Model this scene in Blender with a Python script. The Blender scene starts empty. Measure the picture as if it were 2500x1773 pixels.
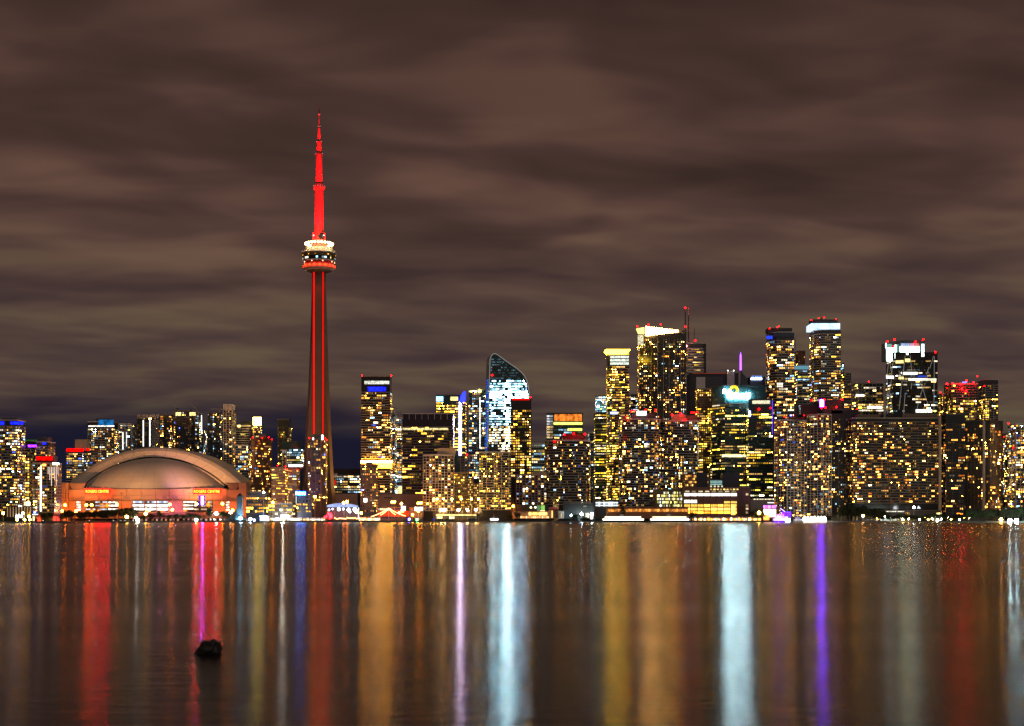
import bpy, bmesh, math, random, zlib
from mathutils import Vector, Matrix, noise as mnoise
R = math.radians
F = 3620.0          # focal length in photo pixels (photo 2500 px wide)
HY = 1266.0         # horizon row of the photo
CAMH = 5.0          # eye height above the water
GZ = 1.6            # quay level
sc = bpy.context.scene
col = bpy.context.collection

# ------------------------------------------------------------------ camera
cd = bpy.data.cameras.new('camera'); cam = bpy.data.objects.new('camera', cd); col.objects.link(cam)
cam.location = (0, 0, CAMH); cam.rotation_euler = (R(90), 0, 0)
cd.sensor_width = 36.0; cd.lens = F / 2500 * 36; cd.shift_y = (HY - 886.5) / 2500
cd.dof.use_dof = True; cd.dof.focus_distance = 2000; cd.dof.aperture_fstop = 1.4
cd.clip_start = 0.1; cd.clip_end = 40000
sc.camera = cam
sc.render.engine = 'CYCLES'
sc.cycles.use_denoising = True
sc.cycles.sample_clamp_indirect = 0; sc.cycles.sample_clamp_direct = 400
sc.cycles.light_sampling_threshold = 0.0
sc.cycles.use_adaptive_sampling = False
sc.cycles.max_bounces = 6
sc.view_settings.view_transform = 'Standard'; sc.view_settings.look = 'None'
sc.view_settings.exposure = 0.0; sc.view_settings.gamma = 1.0; sc.view_settings.use_curve_mapping = False

# ------------------------------------------------------------------ night sky
def N(nt, t, **kw):
    n = nt.nodes.new(t)
    for k, v in kw.items():
        if k.startswith('i_'): n.inputs[int(k[2:])].default_value = v
        else: setattr(n, k, v)
    return n
def L(nt, a, b): nt.links.new(a, b)
def MATH(nt, op, a, b=None, c=None, clamp=False):
    n = nt.nodes.new('ShaderNodeMath'); n.operation = op; n.use_clamp = clamp
    for i, q in enumerate((a, b, c)):
        if q is None: continue
        if isinstance(q, (int, float)): n.inputs[i].default_value = q
        else: nt.links.new(q, n.inputs[i])
    return n.outputs[0]
def SMOOTH(nt, x, e0, e1):
    n = nt.nodes.new('ShaderNodeMapRange'); n.interpolation_type = 'SMOOTHSTEP'
    nt.links.new(x, n.inputs[0]); n.inputs[1].default_value = e0; n.inputs[2].default_value = e1
    return n.outputs[0]
def RAMP(nt, x, stops):
    n = nt.nodes.new('ShaderNodeValToRGB'); nt.links.new(x, n.inputs[0])
    e = n.color_ramp.elements
    while len(e) < len(stops): e.new(0.5)
    for i, (p, c) in enumerate(stops): e[i].position = p; e[i].color = (*c, 1)
    return n.outputs[0]
def MIX(nt, f, a, b, blend='MIX'):
    n = nt.nodes.new('ShaderNodeMix'); n.data_type = 'RGBA'; n.blend_type = blend
    for q, i in ((f, 0), (a, 6), (b, 7)):
        if isinstance(q, (int, float)): n.inputs[i].default_value = q
        elif isinstance(q, tuple): n.inputs[i].default_value = (*q, 1)
        else: nt.links.new(q, n.inputs[i])
    return n.outputs[2]
def s2l(*c): return tuple(((x / 255 + 0.055) / 1.055) ** 2.4 if x > 10 else x / 255 / 12.92 for x in c)

def make_world():
    w = bpy.data.worlds.new('World'); sc.world = w; w.use_nodes = True
    nt = w.node_tree; nt.nodes.clear()
    out = N(nt, 'ShaderNodeOutputWorld'); bg = N(nt, 'ShaderNodeBackground'); L(nt, bg.outputs[0], out.inputs[0])
    tc = N(nt, 'ShaderNodeTexCoord'); sp = N(nt, 'ShaderNodeSeparateXYZ'); L(nt, tc.outputs['Generated'], sp.inputs[0])
    X, Y, Z = sp.outputs
    zc = MATH(nt, 'MAXIMUM', Z, 0.0)
    den = MATH(nt, 'ADD', zc, 0.10)
    u = MATH(nt, 'DIVIDE', X, den); v = MATH(nt, 'DIVIDE', Y, den)
    # the cloud deck: soft wind-drawn noise on a level layer overhead
    def layer(au, av, bu, bv, off, scale, detail, rough, dist):
        cu = MATH(nt, 'ADD', MATH(nt, 'MULTIPLY', u, au), MATH(nt, 'MULTIPLY', v, av))
        cv = MATH(nt, 'ADD', MATH(nt, 'MULTIPLY', u, bu), MATH(nt, 'MULTIPLY', v, bv))
        cb = N(nt, 'ShaderNodeCombineXYZ'); L(nt, cu, cb.inputs[0]); L(nt, cv, cb.inputs[1]); cb.inputs[2].default_value = off
        n = N(nt, 'ShaderNodeTexNoise'); L(nt, cb.outputs[0], n.inputs['Vector'])
        n.inputs['Scale'].default_value = scale; n.inputs['Detail'].default_value = detail
        n.inputs['Roughness'].default_value = rough; n.inputs['Distortion'].default_value = dist
        return n.outputs[0]
    n1 = layer(0.9, 0.25, -0.32, 1.0, SK[0], 1.5, 3.0, 0.5, 0.35)
    n2 = layer(0.7, 0.15, -0.22, 1.2, SK[1], 3.2, 2.5, 0.5, 0.4)
    n3 = layer(0.5, 0.0, 0.0, 0.35, SK[2], 0.8, 1.5, 0.4, 0.2)
    nn = MATH(nt, 'ADD', MATH(nt, 'MULTIPLY', n1, 0.62), MATH(nt, 'MULTIPLY', n2, 0.38))
    f = SMOOTH(nt, nn, 0.31, 0.70)
    hi = RAMP(nt, f, [(0.0, s2l(60, 44, 39)), (0.5, s2l(83, 60, 54)), (1.0, s2l(111, 82, 69))])
    lo = RAMP(nt, f, [(0.0, s2l(64, 50, 52)), (0.5, s2l(83, 66, 59)), (1.0, s2l(100, 85, 66))])
    zz = MATH(nt, 'ADD', zc, MATH(nt, 'MULTIPLY', MATH(nt, 'SUBTRACT', n3, 0.5), 0.10))
    cl = MIX(nt, SMOOTH(nt, zz, 0.23, 0.08), hi, lo)
    # the cloud base just above the skyline catches the most city light
    gl = MATH(nt, 'MULTIPLY', SMOOTH(nt, zc, 0.155, 0.075), SMOOTH(nt, n3, 0.40, 0.62))
    cl = MIX(nt, MATH(nt, 'MULTIPLY', gl, 0.55), cl, s2l(100, 93, 64))
    # darker towards the zenith, away from the city's own glow
    dim = SMOOTH(nt, zc, 0.12, 0.42)
    cl = MIX(nt, MATH(nt, 'MULTIPLY', dim, 0.42), cl, (0.0, 0.0, 0.0))
    # clear sky below the edge of the deck
    sky = N(nt, 'ShaderNodeTexSky'); sky.sky_type = 'NISHITA'; sky.sun_disc = False
    sky.sun_elevation = R(-4.0); sky.sun_rotation = R(180)
    clear = MIX(nt, 1.0, sky.outputs[0], (0.05, 0.05, 0.05), 'MULTIPLY')
    clear = MIX(nt, 1.0, clear, s2l(25, 25, 43), 'ADD')
    edge = MATH(nt, 'ADD', zc, MATH(nt, 'MULTIPLY', MATH(nt, 'SUBTRACT', n3, 0.5), 0.075))
    edge = MATH(nt, 'ADD', edge, MATH(nt, 'MULTIPLY', MATH(nt, 'SUBTRACT', n1, 0.5), 0.03))
    fin = MIX(nt, SMOOTH(nt, edge, 0.036, 0.074), clear, cl)
    L(nt, fin, bg.inputs[0]); bg.inputs[1].default_value = 1.0
SK = (5.3, 2.1, 7.6)
make_world()
# faint broad sun lamp added behind the viewer to lift the facades
sd = bpy.data.lights.new('facade_fill', 'SUN'); sd.energy = 0.38; sd.angle = R(40); sd.color = (1, 0.9, 0.8)
so = bpy.data.objects.new('facade_fill', sd); col.objects.link(so); so.rotation_euler = (R(62), 0, R(18)); so.location = (0, -200, 400)

# ------------------------------------------------------------------ materials
MATS = {}
def mat(name, c, rough=0.7, metal=0.0, var=0.25, scale=0.15, spec=0.5):
    if name in MATS: return MATS[name]
    m = bpy.data.materials.new(name); m.use_nodes = True; nt = m.node_tree
    b = nt.nodes['Principled BSDF']
    b.inputs['Roughness'].default_value = rough; b.inputs['Metallic'].default_value = metal
    b.inputs['Specular IOR Level'].default_value = spec
    tc = N(nt, 'ShaderNodeTexCoord')
    n = N(nt, 'ShaderNodeTexNoise'); L(nt, tc.outputs['Object'], n.inputs['Vector'])
    n.inputs['Scale'].default_value = scale; n.inputs['Detail'].default_value = 5
    k = MATH(nt, 'ADD', MATH(nt, 'MULTIPLY', n.outputs[0], var * 2), 1 - var)
    cc = MIX(nt, 1.0, c, k, 'MULTIPLY')
    L(nt, cc, b.inputs['Base Color'])
    MATS[name] = m; return m
def emit(c, s, name=None):
    key = ('e', tuple(round(x, 3) for x in c), round(s, 2))
    if key in MATS: return MATS[key]
    m = bpy.data.materials.new(name or 'lit_%d' % len(MATS)); m.use_nodes = True; nt = m.node_tree; nt.nodes.clear()
    o = N(nt, 'ShaderNodeOutputMaterial'); e = N(nt, 'ShaderNodeEmission'); L(nt, e.outputs[0], o.inputs[0])
    e.inputs[0].default_value = (*c, 1); e.inputs[1].default_value = s
    if s < 7: m.cycles.emission_sampling = 'NONE'
    MATS[key] = m; return m
def room(c, s, sx=0.35, lo=0.25):
    """lit glazing with uneven rooms behind it"""
    key = ('r', tuple(round(x, 3) for x in c), round(s, 2), sx)
    if key in MATS: return MATS[key]
    m = bpy.data.materials.new('lit_rooms_%d' % len(MATS)); m.use_nodes = True; nt = m.node_tree; nt.nodes.clear()
    o = N(nt, 'ShaderNodeOutputMaterial'); e = N(nt, 'ShaderNodeEmission'); L(nt, e.outputs[0], o.inputs[0])
    tc = N(nt, 'ShaderNodeTexCoord'); n = N(nt, 'ShaderNodeTexNoise'); L(nt, tc.outputs['Object'], n.inputs['Vector'])
    n.inputs['Scale'].default_value = sx; n.inputs['Detail'].default_value = 4; n.inputs['Roughness'].default_value = 0.7
    k = SMOOTH(nt, n.outputs[0], 0.35, 0.65)
    k = MATH(nt, 'ADD', MATH(nt, 'MULTIPLY', k, (1 - lo) * s), lo * s)
    e.inputs[0].default_value = (*c, 1); L(nt, k, e.inputs[1]); m.cycles.emission_sampling = 'NONE'
    MATS[key] = m; return m
def attr_mat():
    m = bpy.data.materials.new('lit_glazing'); m.use_nodes = True; nt = m.node_tree; nt.nodes.clear()
    o = N(nt, 'ShaderNodeOutputMaterial'); e = N(nt, 'ShaderNodeEmission'); L(nt, e.outputs[0], o.inputs[0])
    a = N(nt, 'ShaderNodeAttribute'); a.attribute_name = 'Col'; L(nt, a.outputs['Color'], e.inputs[0]); e.inputs[1].default_value = 1
    return m
def objcol_mat():
    m = bpy.data.materials.new('lit_window'); m.use_nodes = True; nt = m.node_tree; nt.nodes.clear()
    o = N(nt, 'ShaderNodeOutputMaterial'); e = N(nt, 'ShaderNodeEmission'); L(nt, e.outputs[0], o.inputs[0])
    a = N(nt, 'ShaderNodeObjectInfo')
    tc = N(nt, 'ShaderNodeTexCoord'); n = N(nt, 'ShaderNodeTexNoise'); n.noise_dimensions = '4D'
    L(nt, tc.outputs['Object'], n.inputs['Vector']); L(nt, MATH(nt, 'MULTIPLY', a.outputs['Random'], 90.0), n.inputs['W'])
    n.inputs['Scale'].default_value = 3.0; n.inputs['Detail'].default_value = 2
    k = MATH(nt, 'MULTIPLY', SMOOTH(nt, n.outputs[0], 0.2, 0.75), 27.0)
    L(nt, a.outputs['Color'], e.inputs[0]); L(nt, k, e.inputs[1])
    return m
M_GLZ = attr_mat(); M_WIN = objcol_mat()
M_GLZ.cycles.emission_sampling = 'NONE'; M_WIN.cycles.emission_sampling = 'NONE'

def water_mat():
    m = bpy.data.materials.new('lake_water'); m.use_nodes = True; nt = m.node_tree
    b = nt.nodes['Principled BSDF']
    b.inputs['Base Color'].default_value = (0.006, 0.006, 0.006, 1)
    b.inputs['IOR'].default_value = 1.33; b.inputs['Specular IOR Level'].default_value = 0.42
    b.inputs['Roughness'].default_value = WR; b.inputs['Anisotropic'].default_value = WA
    cb = N(nt, 'ShaderNodeCombineXYZ'); cb.inputs[0].default_value = 0; cb.inputs[1].default_value = 1
    L(nt, cb.outputs[0], b.inputs['Tangent'])
    g = N(nt, 'ShaderNodeNewGeometry')
    mp = N(nt, 'ShaderNodeMapping'); L(nt, g.outputs['Position'], mp.inputs[0]); mp.inputs['Scale'].default_value = (0.32, 1.15, 1)
    n = N(nt, 'ShaderNodeTexNoise'); L(nt, mp.outputs[0], n.inputs['Vector']); n.inputs['Scale'].default_value = 1.0
    n.inputs['Detail'].default_value = 5; n.inputs['Roughness'].default_value = 0.6
    mp2 = N(nt, 'ShaderNodeMapping'); L(nt, g.outputs['Position'], mp2.inputs[0]); mp2.inputs['Scale'].default_value = (0.012, 0.07, 1)
    n2 = N(nt, 'ShaderNodeTexNoise'); L(nt, mp2.outputs[0], n2.inputs['Vector']); n2.inputs['Scale'].default_value = 1.0
    n2.inputs['Detail'].default_value = 3
    bp = N(nt, 'ShaderNodeBump'); bp.inputs['Strength'].default_value = 1.0; bp.inputs['Distance'].default_value = WB
    # the ripple dies away towards the sheltered far shore
    sy = N(nt, 'ShaderNodeSeparateXYZ'); L(nt, g.outputs['Position'], sy.inputs[0])
    L(nt, MATH(nt, 'MULTIPLY', MATH(nt, 'SUBTRACT', 1.0, SMOOTH(nt, sy.outputs[1], 20.0, 420.0)), WB), bp.inputs['Distance'])
    L(nt, n.outputs[0], bp.inputs['Height']); L(nt, bp.outputs[0], b.inputs['Normal'])
    # breeze patches: slightly rougher and smoother water
    r = MATH(nt, 'ADD', MATH(nt, 'MULTIPLY', n2.outputs[0], 0.06), WR - 0.03)
    L(nt, r, b.inputs['Roughness'])
    # dark diffuse mixed in evenly to dim the sky reflected in the water
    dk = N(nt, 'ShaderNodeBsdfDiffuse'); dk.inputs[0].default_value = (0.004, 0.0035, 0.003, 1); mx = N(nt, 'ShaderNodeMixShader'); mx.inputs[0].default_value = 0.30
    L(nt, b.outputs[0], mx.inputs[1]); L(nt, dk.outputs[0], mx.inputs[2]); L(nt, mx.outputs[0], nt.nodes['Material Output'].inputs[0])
    return m
WR, WA, WB = 0.175, 0.76, 0.020

# ------------------------------------------------------------------ mesh helpers
class MB:
    def __init__(s): s.v = []; s.f = []; s.c = []
    def face(s, pts, c=None):
        i = len(s.v); s.v += [tuple(p) for p in pts]; s.f.append(tuple(range(i, i + len(pts)))); s.c.append(c)
    def box(s, x0, x1, y0, y1, z0, z1, c=None):
        i = len(s.v)
        s.v += [(x0, y0, z0), (x1, y0, z0), (x1, y1, z0), (x0, y1, z0), (x0, y0, z1), (x1, y0, z1), (x1, y1, z1), (x0, y1, z1)]
        for q in ((3, 2, 1, 0), (4, 5, 6, 7), (0, 1, 5, 4), (1, 2, 6, 5), (2, 3, 7, 6), (3, 0, 4, 7)):
            s.f.append(tuple(i + k for k in q)); s.c.append(c)
    def prism(s, poly, z0, z1, c=None):
        n = len(poly); i = len(s.v)
        s.v += [(p[0], p[1], z0) for p in poly] + [(p[0], p[1], z1) for p in poly]
        s.f.append(tuple(i + k for k in reversed(range(n)))); s.f.append(tuple(i + n + k for k in range(n)))
        for k in range(n): s.f.append((i + k, i + (k + 1) % n, i + n + (k + 1) % n, i + n + k))
        s.c += [c] * (n + 2)
    def loft(s, rings, caps=True):
        n = len(rings[0]); i = len(s.v)
        for r in rings: s.v += [tuple(p) for p in r]
        for a in range(len(rings) - 1):
            for k in range(n):
                s.f.append((i + a * n + k, i + a * n + (k + 1) % n, i + (a + 1) * n + (k + 1) % n, i + (a + 1) * n + k)); s.c.append(None)
        if caps:
            s.f.append(tuple(i + k for k in reversed(range(n)))); s.f.append(tuple(i + (len(rings) - 1) * n + k for k in range(n))); s.c += [None, None]
    def tube(s, p, q, r, n=6, r2=None):
        p = Vector(p); q = Vector(q); d = (q - p).normalized(); r2 = r if r2 is None else r2
        a = d.orthogonal().normalized(); b = d.cross(a)
        ring = lambda o, rr: [o + a * math.cos(t * 2 * math.pi / n) * rr + b * math.sin(t * 2 * math.pi / n) * rr for t in range(n)]
        s.loft([ring(p, r), ring(q, r2)])
    def lathe(s, prof, n=32, cx=0, cy=0, caps=True):
        s.loft([[(cx + r * math.cos(2 * math.pi * k / n), cy + r * math.sin(2 * math.pi * k / n), z) for k in range(n)] for r, z in prof], caps)
    def ball(s, c, r, n=8, m=5):
        prof = [(max(0.001, r * math.sin(math.pi * k / m)), c[2] - r * math.cos(math.pi * k / m)) for k in range(m + 1)]
        s.lathe(prof, n, c[0], c[1], False)
    def mesh(s, name, m, smooth=False):
        me = bpy.data.meshes.new(name); me.from_pydata(s.v, [], s.f)
        if m: me.materials.append(m)
        if any(c is not None for c in s.c):
            at = me.color_attributes.new('Col', 'FLOAT_COLOR', 'CORNER'); buf = []
            for f, c in zip(s.f, s.c): buf += list((*(c or (0, 0, 0)), 1.0)) * len(f)
            at.data.foreach_set('color', buf)
        if smooth: me.polygons.foreach_set('use_smooth', [True] * len(me.polygons))
        me.update(); return me
    def build(s, name, m, parent=None, loc=(0, 0, 0), smooth=False, kind=None, label=None):
        o = bpy.data.objects.new(name, s.mesh(name, m, smooth)); col.objects.link(o); o.location = loc
        if parent: o.parent = parent
        if kind: o['kind'] = kind
        if label: o['label'] = label
        return o
def wx(px, Y): return (px - 1250.0) * Y / F
def wz(py, Y): return CAMH + (HY - py) * Y / F
def tag(o, label=None, cat=None, group=None, kind=None):
    if label: o['label'] = label
    if cat: o['category'] = cat
    if group: o['group'] = group
    if kind: o['kind'] = kind
    return o
def thing(name, label, cat, loc=(0, 0, 0), group=None, rz=0):
    o = bpy.data.objects.new(name, None); col.objects.link(o); o.location = loc; o.rotation_euler = (0, 0, rz); o.empty_display_size = 2
    return tag(o, label, cat, group)
def part_px(root, name, x0, x1, y0, y1, Y, dy, m, kind=None, label=None):
    """a box part given by its photo extent at depth Y"""
    b = MB(); l = root.location
    b.box(wx(x0, Y) - l.x, wx(x1, Y) - l.x, Y - l.y, Y + dy - l.y, wz(y1, Y) - l.z, wz(y0, Y) - l.z)
    return b.build(name, m, root, kind=kind, label=label)
BALL = None
def ball_mesh(m, key, r, n=8):
    k = ('ball', key)
    if k not in MATS:
        b = MB(); b.ball((0, 0, 0), r, min(n, 7), 4); MATS[k] = b.mesh('globe', m, True)
    return MATS[k]
def put(name, me, parent, loc):
    o = bpy.data.objects.new(name, me); col.objects.link(o); o.location = loc; o.parent = parent; return o
RED = (1.0, 0.002, 0.0015)
def beacon(root, x, y, Y, r=.65, s=45):
    l = root.location; p = (wx(x, Y) - l.x, Y - l.y, wz(y, Y) - l.z)
    o = put('beacon', ball_mesh(emit((1, .0006, .0012), s), 'bc%.1f_%d' % (r, s), r), root, p)
    return o
ORD = 'first second third fourth fifth sixth seventh eighth ninth tenth eleventh twelfth thirteenth fourteenth fifteenth sixteenth seventeenth eighteenth nineteenth twentieth'.split()
ORD += ['twenty-' + w for w in ORD[:9]] + ['thirtieth'] + ['thirty-' + w for w in ORD[:9]]
CNT = {}
def nth(label, group):
    if not group: return label
    k = CNT.get((label, group), 0); CNT[(label, group)] = k + 1; return '%s, %s from the left' % (label, ORD[k])
def text_px(root, name, s, x0, x1, yb, hpx, Y, m, ext=0.15, off=0.0, shear=0, parent=None):
    """raised lettering: fills x0..x1, cap height hpx, baseline yb"""
    cu = bpy.data.curves.new(name, 'FONT'); cu.body = s; cu.extrude = ext; cu.offset = off; cu.resolution_u = 2; cu.shear = shear
    cu.size = 1.0
    o = bpy.data.objects.new(name, cu); col.objects.link(o)
    bpy.context.view_layer.update()
    bb = [Vector(c) for c in o.bound_box]; bx0 = min(c.x for c in bb); bx1 = max(c.x for c in bb); by0 = min(c.y for c in bb); by1 = max(c.y for c in bb)
    W = (x1 - x0) * Y / F; H = hpx * Y / F
    o.scale = (W / (bx1 - bx0), H / (by1 - by0), 1)
    o.rotation_euler = (R(90), 0, 0); l = root.location
    o.location = (wx(x0, Y) - l.x - bx0 * o.scale.x, Y - l.y, wz(yb, Y) - l.z - by0 * o.scale.y)
    bpy.context.view_layer.update(); me = bpy.data.meshes.new_from_object(o.evaluated_get(bpy.context.evaluated_depsgraph_get())); me.name = name
    r = bpy.data.objects.new(name, me); me.materials.clear(); me.materials.append(m); col.objects.link(r)
    r.location, r.rotation_euler, r.scale = o.location, o.rotation_euler, o.scale; bpy.data.objects.remove(o); bpy.data.curves.remove(cu)
    r.parent = parent or root
    return r
def light(kind, name, loc, energy, color, parent=None, target=None, size=60, blend=0.6, rad=0.5):
    d = bpy.data.lights.new(name, kind); d.energy = energy; d.color = color
    if kind in ('POINT', 'SPOT'): d.shadow_soft_size = rad
    if kind == 'SPOT': d.spot_size = R(size); d.spot_blend = blend
    o = bpy.data.objects.new(name, d); col.objects.link(o); o.location = loc
    if target: o.rotation_euler = (Vector(target) - Vector(loc)).to_track_quat('-Z', 'Y').to_euler()
    if parent:
        o.parent = parent; o.matrix_parent_inverse = Matrix.Translation(parent.location).inverted()
    return o

# ------------------------------------------------------------------ setting: lake, quay and land
M_CON = mat('concrete_grey', (0.52, 0.50, 0.48)); M_CONL = mat('concrete_pale', (0.6, 0.56, 0.52)); M_CONT = mat('concrete_tan', (0.42, 0.32, 0.22))
M_CONB = mat('concrete_brown', (0.16, 0.10, 0.065)); M_DARK = mat('dark_cladding', (0.06, 0.055, 0.055), 0.6); M_BLK = mat('black_metal', (0.012, 0.012, 0.013), 0.5)
M_GLS = mat('glass_dark', (0.028, 0.028, 0.03), 0.15, spec=0.6); M_GLB = mat('glass_blue', (0.02, 0.055, 0.11), 0.12, spec=0.7)
M_GLT = mat('glass_teal', (0.02, 0.065, 0.075), 0.12, spec=0.7); M_GLP = mat('glass_plum', (0.03, 0.022, 0.035), 0.2)
M_BRK = mat('brick_brown', (0.22, 0.10, 0.05)); M_WHT = mat('white_paint', (0.75, 0.74, 0.72), 0.5); M_GRN = mat('grass', (0.04, 0.06, 0.02), 0.9)
M_STEEL = mat('steel', (0.35, 0.34, 0.33), 0.4, 0.6); M_NAVY = mat('navy_cladding', (0.02, 0.03, 0.07), 0.4); M_ASP = mat('asphalt', (0.05, 0.05, 0.05), 0.85)
b = MB(); b.face([(-9000, -400, 0), (9000, -400, 0), (9000, 2300, 0), (-9000, 2300, 0)])
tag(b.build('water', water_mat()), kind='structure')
SHORE = [(-9000, 1500), (-760, 1590), (-520, 1640), (-380, 1780), (-250, 1850), (0, 1880), (400, 1880), (430, 1860), (560, 1690), (900, 1600), (9000, 1500)]
b = MB(); b.prism([(x, y) for x, y in SHORE] + [(9000, 14000), (-9000, 14000)], -2, GZ)
tag(b.build('ground', M_ASP), kind='structure')
b = MB()
for (xa, ya), (xb, yb_) in zip(SHORE, SHORE[1:]):
    t = Vector((xb - xa, yb_ - ya)).normalized(); n_ = Vector((t.y, -t.x))
    p = [Vector((xa, ya)) + n_ * 0.6, Vector((xb, yb_)) + n_ * 0.6, Vector((xb, yb_)) - n_ * 1.2, Vector((xa, ya)) - n_ * 1.2]
    b.prism([(q.x, q.y) for q in p], -1.5, GZ + 0.35)
tag(b.build('quay_kerb', mat('quay_concrete', (0.10, 0.095, 0.085))), kind='structure')

# ------------------------------------------------------------------ palettes for lit rooms (linear light)
WARM = (1.0, 0.42, 0.06); PALE = (1.0, 0.58, 0.17); YEL = (1.0, 0.55, 0.035); ORG = (1.0, 0.23, 0.02); WHI = (1.0, 0.84, 0.58)
COOL = (0.40, 0.72, 1.0); GRY = (0.85, 0.70, 0.09); BLU = (0.10, 0.16, 1.0); VIO = (0.40, 0.12, 1.0); CYA = (0.35, 0.85, 0.95)
PAL = {
 'warm': [(WARM, 5), (PALE, 4), (ORG, 1.2), (WHI, 1.5), (COOL, .5), (BLU, .12)],
 'mix':  [(WARM, 3), (PALE, 4), (WHI, 2.5), (COOL, 1.6), (ORG, .8), (BLU, .25), (YEL, 1)],
 'cool': [(WHI, 4), (COOL, 3), (PALE, 3), (WARM, 1.6), (CYA, .5)],
 'yel':  [(YEL, 5), (PALE, 3), (WARM, 2.2), (GRY, 1)],
 'off':  [(GRY, 3), (YEL, 3), (PALE, 3), (WHI, 1.5)],
 'offw': [(WHI, 4), (PALE, 2.5), (COOL, 2), (GRY, 1)],
 'icy':  [(COOL, 4), (WHI, 3), (CYA, 2)],
 'amb':  [(ORG, 2.5), (WARM, 6), (PALE, 3), (WHI, .7), (BLU, .1)],
}
def pick(rnd, pal):
    t = sum(w for _, w in pal); r = rnd.random() * t
    for c, w in pal:
        r -= w
        if r <= 0: return c
    return pal[0][0]
# facade styles: floor height, bay, window share of bay (w,h), lit share, run of bays per room, dim glow share, slab/pier geometry
STY = {
 'res':   dict(fh=3.4, bay=2.4, ww=.66, wh=.60, lit=.26, unit=(1, 2), dim=.35, pal='warm', slab=(.48, .5), pier=(4, .5), body=M_GLS, sm=M_CON, pm=M_CONB, mode='res', br=6.2),
 'grid':  dict(fh=3.4, bay=2.4, ww=.60, wh=.60, lit=.24, unit=(1, 2), dim=.32, pal='warm', slab=(.40, .45), pier=(2, .5), body=M_GLS, sm=M_CONL, pm=M_CONL, mode='res', br=6.2),
 'band':  dict(fh=3.5, bay=2.3, ww=.75, wh=.52, lit=.32, unit=(1, 3), dim=.3, pal='yel', slab=(.9, .5), pier=(0, .4), body=M_GLS, sm=M_CON, pm=M_CON, mode='res', br=6.2),
 'glass': dict(fh=3.4, bay=2.2, ww=.75, wh=.66, lit=.2, unit=(1, 2), dim=.35, pal='cool', slab=(.22, .2), pier=(5, .25), body=M_GLB, sm=M_CON, pm=M_STEEL, mode='res', br=6.0),
 'off':   dict(fh=3.9, bay=2.2, ww=.82, wh=.52, lit=.30, unit=(1, 4), dim=.35, pal='off', slab=(.5, .2), pier=(4, .25), body=M_GLT, sm=M_DARK, pm=M_DARK, mode='off', full=.16, part=.38, br=6.0),
 'rib':   dict(fh=3.4, bay=2.3, ww=.55, wh=.6, lit=.16, unit=(1, 2), dim=.12, pal='amb', slab=(.25, .2), pier=(2, .9), body=M_DARK, sm=M_CONB, pm=M_CONB, mode='res', br=6.2),
 'dark':  dict(fh=3.4, bay=2.3, ww=.6, wh=.62, lit=.13, unit=(1, 2), dim=.32, pal='warm', slab=(.25, .3), pier=(4, .5), body=M_GLS, sm=M_DARK, pm=M_DARK, mode='res', br=6.2),
 'blank': dict(fh=3.6, bay=3.0, ww=.6, wh=.5, lit=0, unit=(1, 2), dim=0, pal='warm', slab=(0, 0), pier=(0, 0), body=M_DARK, sm=M_DARK, pm=M_DARK, mode='res', br=1),
}
WMESH = {}
def win_mesh(n):
    if n not in WMESH:
        b = MB()
        for k in range(n):
            a = -.5 + (k + .12) / n; c = -.5 + (k + .88) / n
            b.face([(a, 0, -.5), (c, 0, -.5), (c, 0, .5), (a, 0, .5)])
        WMESH[n] = b.mesh('window', M_WIN)
    return WMESH[n]
def offset_poly(poly, o):
    n = len(poly); out = []
    for i in range(n):
        p0 = Vector(poly[i - 1]); p1 = Vector(poly[i]); p2 = Vector(poly[(i + 1) % n])
        a = (p1 - p0).normalized(); c = (p2 - p1).normalized()
        na = Vector((a.y, -a.x)); nc = Vector((c.y, -c.x)); m = na + nc
        m = m / max(.3, m.dot(na)); out.append((p1.x + m.x * o, p1.y + m.y * o))
    return out
def footprint(x0, x1, Y, d, kind, split, ang):
    W = (x1 - x0) * Y / F
    if kind == 'box' and not split: u = [(-.5, 0), (.5, 0), (.5, d), (-.5, d)]
    elif kind == 'box':
        s = split; t = math.tan(R(ang)); dr = (1 - s) * W * t; dl = s * W / t
        u = [(-.5, dl), (-.5 + s, 0), (.5, dr), (.5 - s, dl + dr)]
    elif kind == 'cham': u = [(-.5, d * .3), (-.5 + split, 0), (.5 - split, 0), (.5, d * .3), (.5, d), (-.5, d)]
    elif kind == 'bow': u = [(-.5 + k / 10, d * .22 * (2 * k / 10 - 1) ** 2) for k in range(11)] + [(.5, d), (-.5, d)]
    elif kind == 'zig': u = [(-.5, 3), (-.33, 0), (-.17, 3.4), (.0, .6), (.17, 3.4), (.34, 0), (.5, 3), (.5, d), (-.5, d)]
    elif kind == 'lcut': u = [(-.5, ang), (-.5 + split, 0), (.5, 0), (.5, d), (-.5, d)]
    else: u = [(.5 * math.cos(a), d / 2 + d / 2 * math.sin(a)) for a in [math.pi + 2 * math.pi * k / 22 for k in range(22)]]
    cx = wx((x0 + x1) / 2, Y)
    for _ in range(6):
        px = [1250 + (a * W + cx) * F / (Y + c) for a, c in u]
        W *= (x1 - x0) / (max(px) - min(px)); cx += ((x0 + x1) / 2 - (min(px) + max(px)) / 2) * Y / F
    return cx, [(a * W, c) for a, c in u]
NWIN = [0]
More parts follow.
